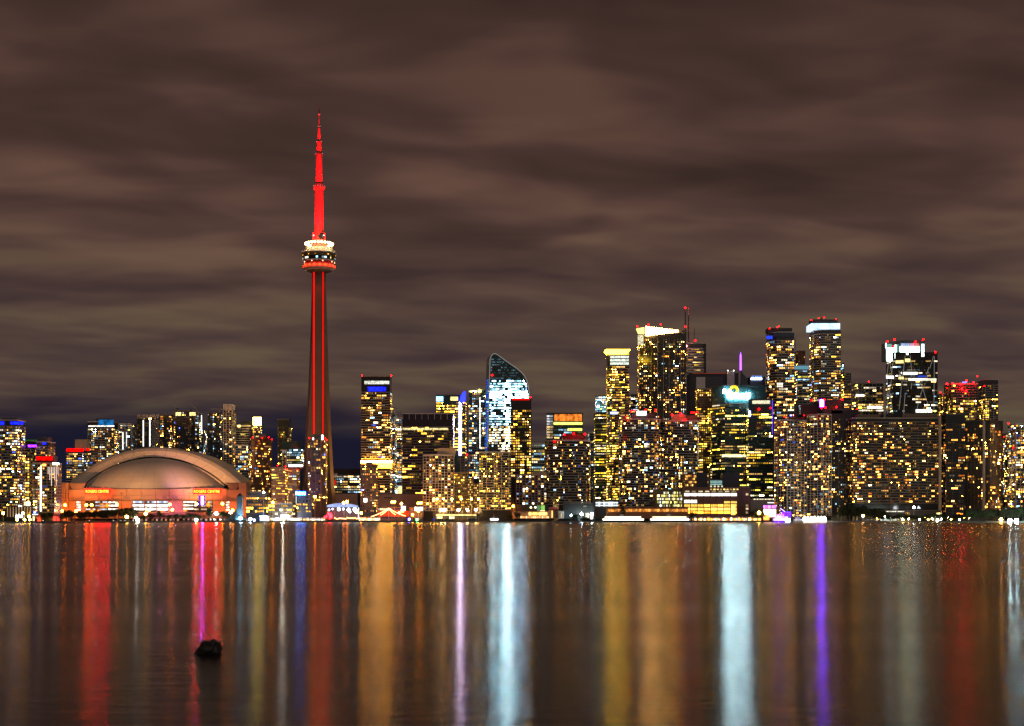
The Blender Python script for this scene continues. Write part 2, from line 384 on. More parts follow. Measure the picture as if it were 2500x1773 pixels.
def facade(root, poly, z1, Y, S, rnd, zv, zt=None, maxsep=26):
    """slabs, piers and lit rooms on every side of the footprint that faces the harbour"""
    l = root.location; fh = S['fh']; zt = z1 if zt is None else zt
    nf = int((zt - max(0, zv)) / fh)
    st, so_ = S['slab']
    if st:
        b = MB(); po = offset_poly(poly, so_)
        for f in range(nf + 1): b.prism(po, zt - f * fh - st, zt - f * fh + (0.0 if f else 0.01))
        b.build('slab_edging', S['sm'], root, kind='stuff')
    glz = MB(); sep = []; pb = MB(); n = len(poly)
    for i in range(n):
        a = Vector(poly[i]); c = Vector(poly[(i + 1) % n]); t = c - a; Ln = t.length
        if Ln < 1.2: continue
        t /= Ln; nr = Vector((t.y, -t.x)); mid = (a + c) / 2 + Vector((l.x, l.y))
        if nr.dot(-mid.normalized()) < 0.02: continue
        nb = max(1, int(Ln / S['bay'] + .3)); bw = Ln / nb
        if S['pier'][0]:
            pw = S['pier'][1] / 2
            for k in range(0, nb + 1, S['pier'][0]):
                o = a + t * min(Ln - pw, max(pw, k * bw)); dp = max(.12, so_ * .55)
                q = [o - t * pw - nr * .2, o - t * pw + nr * dp, o + t * pw + nr * dp, o + t * pw - nr * .2]
                pb.prism([(p.x, p.y) for p in q][::-1] if False else [(q[1].x, q[1].y), (q[2].x, q[2].y), (q[3].x, q[3].y), (q[0].x, q[0].y)], zt - nf * fh, zt - .05)
        cf = [rnd.uniform(.35, 1.75) for _ in range(nb)]
        if S.get('cols'):
            for k in range(nb): cf[k] = S['cols'](k / max(1, nb - 1)) 
        sd_ = rnd.uniform(0, 90)
        for f in range(nf):
            zf = zt - (f + 1) * fh + fh * (.5); k = 0
            fr = f / max(1, nf - 1)
            vf = S['vf'](fr) if S.get('vf') else 1.0
            if S['mode'] == 'off':
                r = rnd.random(); pr = .96 if r < S['full'] * vf else (rnd.uniform(.25, .65) if r < (S['full'] + S['part']) * vf else S['lit'] * .35 * vf)
                fc = pick(rnd, PAL[S['pal']]); fb = math.exp(rnd.gauss(0, .35))
            while k < nb:
                u_ = min(nb - k, rnd.randint(*S['unit']))
                p = pr if S['mode'] == 'off' else S['lit'] * 1.25 * cf[k] * vf * max(.12, 1 + 2.0 * mnoise.noise(Vector((k * .33, f * .26, sd_))))
                if rnd.random() < p:
                    cc = fc if S['mode'] == 'off' and rnd.random() < .8 else pick(rnd, PAL[S['pal']])
                    br = S['br'] * min(9, math.exp(rnd.gauss(-1.35, 1.25))) * (fb if S['mode'] == 'off' else 1)
                    lit = True
                elif rnd.random() < S['dim']: cc = pick(rnd, PAL[S['pal']]); br = .02 + .4 * rnd.random() ** 3; lit = False
                else: k += u_; continue
                wpx = u_ * bw * F / Y
                if lit and u_ <= 6 and wpx * abs(nr.y) > 6.5 and br > .35 and u_ * bw * S['ww'] > 3:
                    o = a + t * ((k + u_ / 2) * bw) + nr * .07
                    sep.append((wpx, u_, o, math.atan2(t.y, t.x), zf, (u_ - 1 + S['ww']) * bw, cc, br, (a, t, nr, bw, k, u_)))
                else:
                    for j in range(k, k + u_):
                        bj = br * rnd.uniform(.55, 1.15) * (1 if rnd.random() < .86 else .15)
                        pane(glz, a, t, nr, bw, j, zf, S, cc, bj, rnd)
                k += u_
    sep.sort(key=lambda q: -q[0] - q[7] * .5)
    for q in sep[maxsep:]:
        a, t, nr, bw, k, u_ = q[8]
        for j in range(k, k + u_): pane(glz, a, t, nr, bw, j, q[4], S, q[6], q[7] * rnd.uniform(.6, 1.1), rnd)
    for q in sep[:maxsep]:
        w = bpy.data.objects.new('window', win_mesh(q[1])); col.objects.link(w); w.parent = root
        w.location = (q[2].x, q[2].y, q[4]); w.rotation_euler = (0, 0, q[3]); w.scale = (q[5], 1, fh * S['wh'] * .84)
        k = min(1, q[7] / 20.0); w.color = (*[min(1, x * k) for x in q[6]], 1); NWIN[0] += 1
    if pb.f: pb.build('pier_ribbing', S['pm'], root, kind='stuff')
    if glz.f: glz.build('small_glazing', M_GLZ, root, kind='stuff')
def pane(g, a, t, nr, bw, j, zf, S, cc, br, rnd):
    o = a + t * ((j + .5) * bw) + nr * .07; h = S['fh'] * S['wh'] / 2 * rnd.choice((.9, .9, .8, .6)); w = bw * S['ww'] / 2 * rnd.choice((.95, .9, .6))
    if br > .6 and rnd.random() < .12: cc = (1, .36, .03) if cc[0] > .8 else cc; br = 190.0 * rnd.uniform(.4, 1.6); h *= .5; w *= .5     # small overbright pane added to strengthen the streaks on the water
    p0 = o - t * w; p1 = o + t * w
    g.face([(p0.x, p0.y, zf - h), (p1.x, p1.y, zf - h), (p1.x, p1.y, zf + h), (p0.x, p0.y, zf + h)], tuple(x * br for x in cc))
def tower(name, label, x0, x1, yt, Y, st, d=30, kind='box', split=0, ang=28, yb=1256, ytw=None, pen=(), beac=(), bands=(), group=None, cat='building', maxsep=26, **ov):
    S = dict(STY[st]); rnd = random.Random(zlib.crc32(label.encode()))
    S['bay'] *= rnd.uniform(.85, 1.35); S['ww'] = min(.88, S['ww'] * rnd.uniform(.75, 1.25)); S['wh'] = min(.8, S['wh'] * rnd.uniform(.8, 1.25)); S['fh'] *= rnd.uniform(.92, 1.1); S.update(ov)
    cx, poly = footprint(x0, x1, Y, d, kind, split, ang)
    root = thing(name, label, cat, (cx, Y, GZ), group)
    z1 = wz(yt, Y) - GZ
    b = MB(); b.prism(poly, -.5, z1); b.build('wall', S['body'], root)
    zt = z1 - .4 if ytw is None else wz(ytw, Y) - GZ
    if S['slab'][0] or S['lit']: facade(root, poly, z1, Y, S, rnd, wz(yb, Y) - GZ, zt, maxsep)
    b = MB(); b.prism(offset_poly(poly, .35), z1, z1 + 1.2); b.build('parapet', S['sm'], root)
    for p in pen:      # roof house: x0,x1,ytop[,material]
        part_px(root, 'roof_house', p[0], p[1], p[2], yt - 1.5, Y + 4, d * .6, p[3] if len(p) > 3 else M_DARK)
    for bx, by in beac: beacon(root, bx, by, Y + 3)
    for q in bands:    # lit band: x0,x1,y0,y1,material[,name]
        part_px(root, q[5] if len(q) > 5 else 'light_band', q[0], q[1], q[2], q[3], Y - .8, .6, q[4])
    return root

E_BLUE = room((.006, .012, 1.0), 5, .5); E_VIO = room((.3, .03, 1.0), 5, .5); E_RED = room(RED, 3.0, .4); E_WHT = emit((1, .97, .9), 5); E_CYA = room((.02, .25, .7), .9, .2); E_YEL = emit((1, .7, .15), 5)
E_GRN = emit((.1, .4, .03), .25)
R_YEL = room((1, .75, .25), 3.0, .5); R_WHT = room((1, .95, .85), 4, .5); R_ORG = room((1, .25, .03), 1.6, .15); R_ICE = room((.7, .92, 1.0), 5, .4)

# ------------------------------------------------------------------ towers west of the stadium
T = tower
T('condo_tower', 'tall condo tower with broken blue light band at left edge of skyline', -14, 62, 1027, 1800, 'res', d=30, lit=.38, pal='mix', cols=lambda u: 1.7 if u < .3 or u > .72 else .6, pen=[(4, 42, 1021)], bands=[(-8, 10, 1030, 1037, E_BLUE), (25, 58, 1030, 1036, E_BLUE)], ytw=1040)
T('condo_tower', 'yellow-lit condo with green roof glow and purple band near left edge', 58, 92, 1077, 1840, 'res', lit=.42, pal='yel', bands=[(62, 90, 1074, 1077, E_GRN), (68, 89, 1086, 1092, E_VIO)], ytw=1096)
T('condo_tower', 'condo tower with dark roof block and small blue lamp, left of the stadium', 88, 134, 1080, 1850, 'res', lit=.40, pal='warm', pen=[(88, 116, 1067)], bands=[(104, 113, 1081, 1085, E_BLUE)], ytw=1090)
t4 = T('condo_block', 'mid-rise block with red crown and bright white corner light column', 80, 150, 1132, 1760, 'grid', d=28, lit=.24, pal='warm', cols=lambda u: 2.4 if u < .4 else .5, pen=[(87, 130, 1113, M_DARK)], bands=[(88, 128, 1115, 1124, E_RED), (97.5, 101, 1139, 1249, room((1, .95, .75), 4, .8), 'light_column'), (104, 112, 1133, 1138, emit((1, .35, .05), 6)), (128, 144, 1130, 1135, E_WHT)], pm=mat('pink_concrete', (.5, .33, .33)))
for k in range(7): part_px(t4, 'light_fin', 117 + k * 4, 117.7 + k * 4, 1140, 1158 + (k % 3) * 14, 1759, .6, emit((1, .75, .6), 1.6))
T('condo_tower', 'mid-rise tower with red glowing crown behind the dome, left side', 162, 219, 1100, 2180, 'band', lit=.4, pal='mix', pen=[(183, 213, 1073, M_CONT)], bands=[(162, 204, 1095, 1103, E_RED), (210, 219, 1095, 1101, E_RED)], yb=1190, ytw=1106)
T('condo_tower', 'tall tower with cyan-blue glass crown behind the dome', 214, 290, 1031, 2200, 'res', lit=.38, pal='mix', yb=1170, ytw=1046, bands=[(240, 277, 1025, 1038, E_CYA), (216, 279, 1039, 1042, room((1, .97, .85), 2.5, .6))], pen=[(234, 268, 1022)])
T('office_tower', 'narrow pale-ribbed tower with columns of white lights behind the dome', 290, 333, 1036, 2210, 'grid', lit=.16, pal='cool', yb=1140, pm=M_CON, bands=[(299, 301, 1055, 1098, room((1, 1, .9), 3, 1.2), 'light_column'), (308, 309.5, 1055, 1090, room((1, 1, .9), 2, 1.2), 'light_column')])
t9 = T('office_tower', 'dark tower with pale honeycomb grid flank and finned crown behind the dome', 334, 390, 1013, 2215, 'dark', lit=.05, yb=1120, bands=[(348.5, 351, 1026, 1090, room((1, 1, .95), 3, 1.3), 'light_column'), (364.5, 367, 1026, 1090, room((1, 1, .95), 3, 1.3), 'light_column')])
b = MB(); l9 = t9.location
for r in range(17):
    for c in range(6):
        x = 370 + c * 3.4 + (r % 2) * 1.7; y = 1026 + r * 5.6; Y = 2213.5
        b.box(wx(x, Y) - l9.x, wx(x + .8, Y) - l9.x, Y - l9.y, Y + .6 - l9.y, wz(y + 5, Y) - l9.z, wz(y, Y) - l9.z)
        b.box(wx(x, Y) - l9.x, wx(x + 3.4, Y) - l9.x, Y + .1 - l9.y, Y + .6 - l9.y, wz(y + .7, Y) - l9.z, wz(y, Y) - l9.z)
b.build('honeycomb_grid', M_CONL, t9, kind='stuff')
for k in range(16): part_px(t9, 'crown_fin', 336 + k * 3.4, 337.4 + k * 3.4, 1012, 1022, 2213.6, .5, M_CONL)
T('condo_tower', 'tower with warm windows in outer columns behind the dome peak', 391, 427, 1014, 2205, 'dark', lit=.3, pal='warm', yb=1115, cols=lambda u: 2.2 if u < .3 or u > .8 else .4)
t11 = T('tower_under_construction', 'dark tower under construction with two lit top corners behind the dome', 427, 478, 1005, 2190, 'dark', lit=.07, yb=1120, bands=[(429, 442, 1007, 1015, R_YEL), (463, 477, 1007, 1015, R_YEL)])
T('condo_tower', 'slim dark tower with white lights down its right edge, beside lit-corner tower', 476, 496, 1013, 2195, 'dark', lit=.2, pal='cool', yb=1130, bands=[(491, 493, 1014, 1060, room((1, 1, .9), 3, 1.2), 'light_column')])
T('condo_tower', 'low slender grey tower in the gap above the dome shoulder', 495, 505, 1050, 2260, 'grid', lit=.2, pal='cool', yb=1130)
T('condo_tower', 'black tower with one column of white windows left of pale grid tower', 507, 545, 1009, 2200, 'dark', lit=.14, yb=1150, cols=lambda u: 3 if .3 < u < .55 else .7, pal='cool')
t15 = T('condo_tower', 'tallest pale grid tower with louvred crown right of the dome', 545, 576, 989, 2180, 'grid', lit=.17, pal='warm', yb=1170, ytw=1002)
for k in range(9): part_px(t15, 'crown_louvre', 545.5 + k * 3.3, 547.4 + k * 3.3, 989.5, 1001, 2179.2, .5, M_CONL)
T('office_block', 'office block with pale horizontal bands beside the glowing cube', 577, 618, 1040, 2230, 'band', lit=.06, sm=M_CONL, yb=1090, pen=[(588, 617, 1029, M_GLS)], bands=[(580, 587, 1038, 1043, E_YEL)])
T('office_tower', 'tower topped by a bright glowing yellow-white cube', 617, 640, 1040, 2215, 'res', lit=.5, pal='warm', yb=1075, bands=[(618, 638, 1019, 1038, emit((1, .75, .16), 22), 'glowing_cube')])
T('condo_tower', 'dark glass block with blue-white windows behind stadium right shoulder', 575, 615, 1088, 2150, 'res', lit=.3, pal='mix', yb=1220, body=M_GLB)
T('condo_tower', 'dark brown tower with red beacons right of the stadium', 614, 665, 1072, 2060, 'rib', lit=.2, yb=1236, split=.22, ang=60, pen=[(632, 649, 1060)], beac=[(617, 1068), (640, 1070), (656, 1068), (664, 1073)], body=M_CONB)
T('condo_tower', 'slim tower with dark red-brown crown and warm windows left of needle tower', 678, 712, 1025, 2240, 'dark', lit=.3, pal='yel', yb=1140, ytw=1042)
T('office_block', 'greenish office block with pale grid corner left of needle tower', 690, 742, 1079, 2180, 'off', lit=.6, pal='offw', full=.3, part=.6, yb=1140, ytw=1096, bands=[(704, 739, 1134, 1140, R_WHT)])
T('office_block', 'pale gridded corner block in front of greenish office', 689, 706, 1100, 2172, 'grid', lit=.1, pal='offw', yb=1145)
h22 = T('hotel', 'tan hotel with rows of yellow windows and red roof beacons', 663, 704, 1143, 2000, 'band', lit=.55, pal='yel', sm=M_CONT, body=M_CONT, yb=1240, beac=[(678, 1136), (697, 1139), (700, 1145)], wh=.4)
T('hotel', 'lower wing of tan hotel with warm window rows and red roof', 703, 732, 1146, 2010, 'band', lit=.42, pal='warm', sm=M_CONT, body=M_CONT, yb=1240, beac=[(726, 1148)], wh=.4, pen=[(704, 735, 1141, mat('red_roof', (.2, .02, .02)))])
T('condo_tower', 'dark condo tower standing in front of the needle tower shaft', 752, 799, 1073, 1950, 'rib', lit=.24, pal='warm', kind='cham', split=.2, yb=1250, pen=[(767, 784, 1061)], beac=[(755, 1070), (794, 1070), (798, 1074)], bands=[(763, 766, 1069, 1074, E_WHT, 'roof_lamp'), (785, 789, 1062, 1074, E_WHT, 'roof_lamp')], pm=M_CONB, dim=.2)
h24 = T('hotel', 'dark blue waterfront hotel with glowing blue-white rooftop sign', 722, 768, 1210, 1900, 'dark', lit=.16, yb=1256, body=M_NAVY, sm=M_NAVY, pm=M_NAVY, fh=4.4, bay=4, pal='yel')
part_px(h24, 'sign_glow_board', 722, 746, 1200, 1209, 1899, .5, emit((.005, .07, 1.0), 50))
text_px(h24, 'sign_lettering', 'Radisson', 723, 745, 1207.5, 6, 1898.2, emit((.35, .7, 1), 60), .1, .01)
part_px(h24, 'light_column', 722.5, 723.6, 1212, 1230, 1899, .5, emit((.7, 1, .8), 1.5))
T('office_block', 'low dark office with rows of yellow lights right of the stadium', 601, 658, 1212, 1905, 'off', lit=.5, pal='yel', full=.2, part=.6, body=M_GLS, yb=1254, pen=[(611, 650, 1199)])
T('terminal', 'low glass harbour terminal with lit upper floor below tan hotel', 655, 722, 1230, 1890, 'off', lit=.6, pal='off', full=.4, part=.5, fh=5, body=M_GLS, yb=1262)
T('exhibition_hall', 'long blank pale-brown hall wall behind the needle tower foot', 812, 884, 1206, 2100, 'blank', d=60, body=mat('mauve_panel', (.30, .20, .18)))
T('exhibition_hall', 'long blank pale-brown hall wall left of the front condos', 922, 1036, 1207, 2040, 'blank', d=40, body=MATS['mauve_panel'], bands=[(937, 958, 1214, 1217, M_DARK, 'wall_vent')])
off29 = T('office_block', 'low office with white and green lit floors and roof dishes beside needle tower', 812, 882, 1160, 2200, 'off', lit=.7, pal='offw', full=.5, part=.4, yb=1206, pen=[(808, 884, 1145, M_BLK)])
for x, y, r in ((820, 1161, 5.5), (836, 1166, 4.5)):
    b = MB(); b.lathe([(.1, 0), (r * .35, .4), (r * .58, 1.3)], 14, caps=False); Y = 2195
    o = b.build('dish', M_WHT, off29, (wx(x, Y) - off29.location.x, Y - off29.location.y, wz(y, Y) - off29.location.z)); o.rotation_euler = (R(60), 0, R(-25))
    part_px(off29, 'dish_mast', x - .5, x + .5, y, 1185, Y + 2, .8, M_STEEL)
part_px(off29, 'red_banner', 817, 820, 1172, 1184, 2196, .4, emit(RED, .8))

# ------------------------------------------------------------------ towers right of the needle tower
t30 = T('condo_tower', 'tall flat-topped tower with white and blue crown bands and two red beacons', 882, 957, 920, 2090, 'band', d=34, lit=.33, pal='warm', sm=M_CONT, body=M_GLS, yb=1205, ytw=957, beac=[(884, 917), (955, 917)], bands=[(890, 950, 930, 938, room((1, 1, .85), 1.4, .5)), (898, 942, 945, 955, E_BLUE)], br=7.0)
part_px(t30, 'lit_cornice', 881, 957.5, 1125, 1130, 2087.5, 1.8, emit((1, .42, .04), 150))
part_px(t30, 'lit_podium', 881, 957, 1130.5, 1143, 2088.6, .8, room((1, .40, .03), 20, .5))
T('condo_tower', 'very narrow dark blue glass tower beside the flat-topped tower', 957, 968, 995, 2130, 'glass', lit=.25, yb=1210)
T('condo_tower', 'narrow tower with white windows between blue sliver and dark office', 968, 985, 1022, 2150, 'grid', lit=.42, pal='cool', yb=1210, bands=[(957, 970, 1196, 1208, R_ICE), (973, 981, 1188, 1208, R_YEL)])
T('condo_tower', 'dark brown ribbed tower below the flat-topped tower', 880, 923, 1135, 1950, 'rib', lit=.3, pal='amb', yb=1252, pen=[(893, 908, 1129)], body=M_DARK, pier=(3, .5), dim=.4, bands=[(888, 896, 1217, 1226, E_WHT, 'lit_balcony')])
t35 = T('office_block', 'wide black office block with framed dark crown', 982, 1109, 1011, 2070, 'off', d=40, lit=.3, pal='yel', body=M_GLP, sm=M_CON, full=.04, part=.4, fh=3.8, slab=(.25, .25), yb=1212, ytw=1042, bands=[(984, 1094, 1045, 1050, room((1, .82, .35), 1.6, .5))])
for k in range(9): part_px(t35, 'crown_mullion', 983 + k * 15.5, 983.8 + k * 15.5, 1012, 1024, 2069.2, .5, M_CONL)
t36 = T('office_tower', 'bright yellow office tower with blue-lit corner and blue spear fin', 1065, 1138, 966, 2160, 'off', lit=.85, pal='yel', full=.65, part=.35, br=10.0, yb=1115, ytw=980, bands=[(1065, 1082, 968, 980, room((.25, .55, 1), 5, .6)), (1100, 1118, 969, 978, R_YEL), (1121.5, 1126, 982, 1112, emit((.9, .68, 1.0), 50), 'light_column')], cols=lambda u: 1)
b = MB(); Y = 2157; l_ = t36.location; q = [(1122, 985), (1126, 985), (1137, 978), (1137, 958), (1133, 955), (1124, 968)]
b.loft([[(wx(x, Y + dy) - l_.x, Y + dy - l_.y, wz(y, Y) - l_.z) for x, y in q] for dy in (2.5, 0)]); b.build('spear_fin', emit((.01, .015, 1.0), 8), t36)
t37 = T('glass_tower', 'slim blue glass tower with yellow roof lamp left of curved glass tower', 1144, 1187, 952, 2150, 'glass', lit=.36, pal='cool', yb=1170, dim=.5, bands=[(1171, 1172.6, 970, 1095, room((1, .95, .8), 4, 1.0), 'light_column')])
put('roof_lamp', ball_mesh(emit((1, .75, .1), 12), 'yl', 2.4), t37, (wx(1171, 2150) - t37.location.x, -1, wz(955, 2150) - GZ))
T('condo_tower', 'black-topped tower with red crown overlapping the curved glass tower', 1247, 1297, 975, 2030, 'res', lit=.62, pal='yel', yb=1165, ytw=1000, sm=M_DARK, pm=M_DARK, unit=(1, 2), beac=[(1250, 974), (1272, 976), (1284, 973), (1295, 970)], bands=[(1250, 1293, 974.5, 977, emit(RED, 1.5))])
T('condo_tower', 'front condo with pale slab lines and roof block left of stepped building', 1033, 1109, 1112, 1950, 'grid', lit=.32, pal='warm', yb=1250, kind='bow', d=26, pen=[(1068, 1110, 1094, M_CONT)], pier=(4, .4))
T('apartment_block', 'tan block with small dark windows above the stepped building', 1124, 1142, 1113, 2040, 'grid', lit=.1, pal='warm', sm=M_CONT, pm=M_CONT, body=M_DARK, yb=1160, beac=[(1140, 1110)])
for k, (xa, xb, yt) in enumerate(((1107, 1142, 1155), (1142, 1156, 1166), (1156, 1168, 1180))):
    if k == 0: st_ = T('apartment_block', 'yellow-brown stepped terrace building between the two front condos', xa, xb, yt, 1990, 'res', d=24, lit=.5, pal='yel', sm=M_CONT, body=M_CONB, yb=1250)
    else:
        part_px(st_, 'stepped_wing', xa, xb, yt, 1255, 1990 + k * 1.5, 20, M_CONB)
        for j in range(12):
            for i in range(3):
                if (i * 7 + j * 5 + k) % 3: part_px(st_, 'window', xa + 1 + i * 4, xa + 3.4 + i * 4, yt + 4 + j * 6, yt + 7 + j * 6, 1989.4 + k * 1.5, .4, emit((1, .6, .15), .5 + ((i + j) % 3) * .6))
T('condo_tower', 'front condo with yellow windows below the curved glass tower', 1170, 1247, 1105, 1945, 'grid', lit=.42, pal='yel', yb=1250, pen=[(1190, 1216, 1091)], pier=(4, .4), cols=lambda u: 1.6 if .38 < u < .62 or u < .15 else .7)
T('office_block', 'pale office block between black-topped tower and round dark condo', 1297, 1334, 1084, 2140, 'off', lit=.6, pal='offw', full=.4, part=.5, yb=1165, sm=M_CONL)
T('apartment_block', 'low pinkish apartment house with pale rounded roof', 1260, 1335, 1160, 1985, 'grid', lit=.3, pal='mix', kind='bow', d=24, yb=1238, pm=MATS['pink_concrete'], sm=MATS['pink_concrete'], pen=[(1300, 1334, 1152, M_CONT)], beac=[])
t45 = T('office_tower', 'tower with glowing orange glass crown and yellow light band', 1334, 1423, 1010, 2160, 'off', kind='lcut', split=.2, ang=4, lit=.3, pal='cool', full=.1, part=.4, yb=1080, ytw=1040, bands=[])
for k in range(7): part_px(t45, 'crown_pane', 1353.3 + k * 9.7, 1362.2 + k * 9.7, 1011.5, 1028, 2159, .5, R_ORG)
part_px(t45, 'light_band', 1352, 1422, 1031, 1037, 2159, .6, room((1, .85, .12), 4, .5)); part_px(t45, 'light_band', 1386, 1421, 1046, 1052, 2159, .6, room((1, .85, .12), 3, .5))
[part_px(t45, 'lit_flank', 1335 + (k % 2) * 7.6, 1342 + (k % 2) * 7.6, 1014 + (k // 2) * 6.5, 1018 + (k // 2) * 6.5, 2158, .6, room((.9, .9, .95) if k < 8 else (1, .7, .35), (1.6, .7, 1.1, .3)[k % 4], .7)) for k in range(18)]
t46 = T('condo_tower', 'round dark condo with dim red rooftop drum and slab rings', 1330, 1441, 1076, 1980, 'res', d=44, kind='round', lit=.15, pal='mix', yb=1236, pier=(0, 0), sm=M_CON, slab=(.4, .9))
b = MB(); b.lathe([(16, 0), (16, 9)], 24, wx(1401, 1998) - t46.location.x, 22); o = b.build('roof_drum', mat('red_drum', (.28, .03, .03)), t46, (0, 0, wz(1076, 1980) - GZ))
for x, y in ((1354, 1078), (1378, 1061), (1401, 1059), (1428, 1060)): beacon(t46, x, y, 1978, 1.2, 22)
T('condo_tower', 'dark slim tower peeking out behind the round dark condo', 1436, 1449, 1057, 2120, 'glass', lit=.2, yb=1200)
T('glass_tower', 'blue-white glass tower left of the yellow-crowned tower', 1453, 1484, 967, 2120, 'glass', lit=.6, pal='icy', yb=1010, br=7.0)
T('condo_tower', 'yellow-green lit lower tower in front of blue-white glass tower', 1450, 1484, 1010, 2100, 'off', lit=.8, pal='off', full=.4, part=.5, yb=1236)
t49 = T('condo_tower', 'tall tower with flared yellow crown and white-lit top floors', 1480, 1536, 866, 2060, 'band', d=32, lit=.45, pal='yel', sm=M_CONT, yb=1236, ytw=893, kind='lcut', split=.2, ang=8, bands=[])
b = MB(); l_ = t49.location; Yc = 2058
b.loft([[(wx(x0, Yc) - l_.x, -4, z), (wx(x1, Yc) - l_.x, -4, z), (wx(x1, Yc) - l_.x, 26, z), (wx(x0, Yc) - l_.x, 26, z)] for x0, x1, z in ((1487, 1529, wz(865, Yc) - GZ), (1478, 1538, wz(855, Yc) - GZ), (1478, 1538, wz(853.5, Yc) - GZ))])
b.build('flared_crown', emit((1, .6, .02), 22), t49)
for k in range(3): part_px(t49, 'lit_floor', 1490, 1535, 869 + k * 8, 874.5 + k * 8, 2059, .5, room((.85, .95, .8), 1.8, .6))
part_px(t49, 'light_band', 1490, 1508, 1006, 1011, 2059, .5, emit((.3, .5, 1), 4))
T('office_tower', 'dark stub tower between yellow-crowned tower and fin-crowned tower', 1536, 1557, 965, 2200, 'dark', lit=.2, pal='cool', yb=1030)
# fin-crowned tower
t51 = T('condo_tower', 'tallest dark tower with slanting crown of lit yellow fins', 1556, 1676, 815, 2110, 'dark', d=40, lit=.28, pal='warm', kind='lcut', split=.38, ang=8, yb=1060, ytw=826, pm=M_STEEL, pier=(3, .35), br=7.0)
for k in range(13):
    x = 1577 + k * 6.3; part_px(t51, 'crown_fin', x, x + 2.3, 797 + k * .75, 820 - k * .75, 2109, .8, emit((1, .52, .14), 90.0))
b = MB(); l_ = t51.location; Y = 2108
b.loft([[(wx(x, Y + dy) - l_.x, Y + dy - l_.y, wz(y, Y) - l_.z) for x, y in ((1558, 815), (1573, 815), (1573, 799), (1553, 803))] for dy in (2, 0)]); b.build('crown_wing', emit((1, .75, .15), 3.0), t51)
part_px(t51, 'roof_screen', 1577, 1676, 806, 816, 2112, 20, M_DARK)
for x, y in ((1556, 797), (1583, 793), (1613, 792)): beacon(t51, x, y, 2108, .9)
part_px(t51, 'lit_corner', 1557, 1571, 818, 842, 2114.5, .6, room((1, .9, .55), 1.2, .5))
t52 = T('office_tower', 'pale banded tower with twin broadcast masts behind fin-crowned tower', 1673, 1723, 839, 2300, 'off', d=30, lit=.5, pal='yel', full=.1, part=.6, body=M_DARK, sm=M_CONL, slab=(1.8, .3), pier=(0, 0), fh=4, yb=920, ytw=850)
part_px(t52, 'dark_flank', 1719, 1724, 840, 920, 2297, 2, M_BLK)
for x, yt, w in ((1673, 752, 1.7), (1681, 770, 1.6), (1695, 802, .9)):
    b = MB(); Y = 2310; b.tube((wx(x, Y) - t52.location.x, Y - 2300, wz(840, Y) - GZ), (wx(x, Y) - t52.location.x, Y - 2300, wz(yt, Y) - GZ), w * .75, 6, w * .45); b.build('broadcast_mast', M_DARK, t52)
b = MB(); Y = 2310; b.tube((wx(1681, Y) - t52.location.x, 10, wz(771, Y) - GZ), (wx(1681, Y) - t52.location.x, 10, wz(752, Y) - GZ), .6, 6); b.build('broadcast_mast', M_CONL, t52)
for x, y in ((1673, 752), (1673, 798), (1697, 832)): beacon(t52, x, y, 2306, 1.2)
put('beacon', ball_mesh(emit((1, .25, .25), 12), 'pk', 2.6), t52, (wx(1674, 2290) - t52.location.x, -10, wz(845, 2290) - GZ))
# round twins
t53 = T('condo_tower', 'round slab-ringed condo with white-lit crown, left of the twins', 1510, 1613, 1024, 1985, 'res', d=44, kind='round', lit=.27, pal='mix', yb=1240, pier=(0, 0), slab=(.42, .8), cols=lambda u: 1)
part_px(t53, 'roof_house', 1545, 1600, 1010, 1024, 1992, 20, M_DARK); part_px(t53, 'lit_crown', 1554, 1578, 1004, 1014, 1990, 1, emit((1, .92, .85), 4))
for x, y in ((1530, 1018), (1541, 1004), (1549, 1003), (1576, 1001), (1600, 1002)): beacon(t53, x, y, 1983, 1.1)
t54 = T('condo_tower', 'round slab-ringed condo with red beacons, right of the twins', 1612, 1706, 1028, 1990, 'res', d=42, kind='round', lit=.28, pal='mix', yb=1240, pier=(0, 0), slab=(.42, .8))
part_px(t54, 'roof_house', 1642, 1674, 1012, 1028, 1998, 18, M_CONT); part_px(t54, 'roof_house', 1676, 1702, 1014, 1028, 2002, 14, M_CONB)
for x, y in ((1641, 1013), (1661, 1010), (1663, 1013), (1673, 1025), (1689, 1008), (1694, 1008), (1702, 1008)): beacon(t54, x, y, 1985, 1.1)
t55 = T('office_block', 'huge black office slab with thin red roof line', 1675, 1803, 913, 2240, 'blank', d=50, body=M_BLK, yb=1000, bands=[(1690, 1775, 911, 912.4, emit((.5, .06, .02), .5), 'roof_line')])
part_px(t55, 'roof_shaft', 1775, 1793, 906, 985, 2236, 14, M_CONL); part_px(t55, 'dark_panel', 1738, 1748, 929, 941, 2236.5, 1, M_DARK)
for x in (1777, 1791): put('roof_lamp', ball_mesh(emit((1, 1, .9), 6), 'rl', .8), t55, (wx(x, 2235) - t55.location.x, -6, wz(905, 2235) - GZ))
part_px(t55, 'side_wing', 1723, 1765, 920, 1010, 2225, 12, M_DARK)
t56 = T('condo_tower', 'narrow tan tower with blank stone top and yellow windows', 1697, 1737, 950, 2130, 'band', d=24, lit=.55, pal='yel', sm=M_CONT, body=M_CONB, yb=1165)
part_px(t56, 'blank_top', 1700, 1722, 921, 950, 2132, 20, M_CONL)
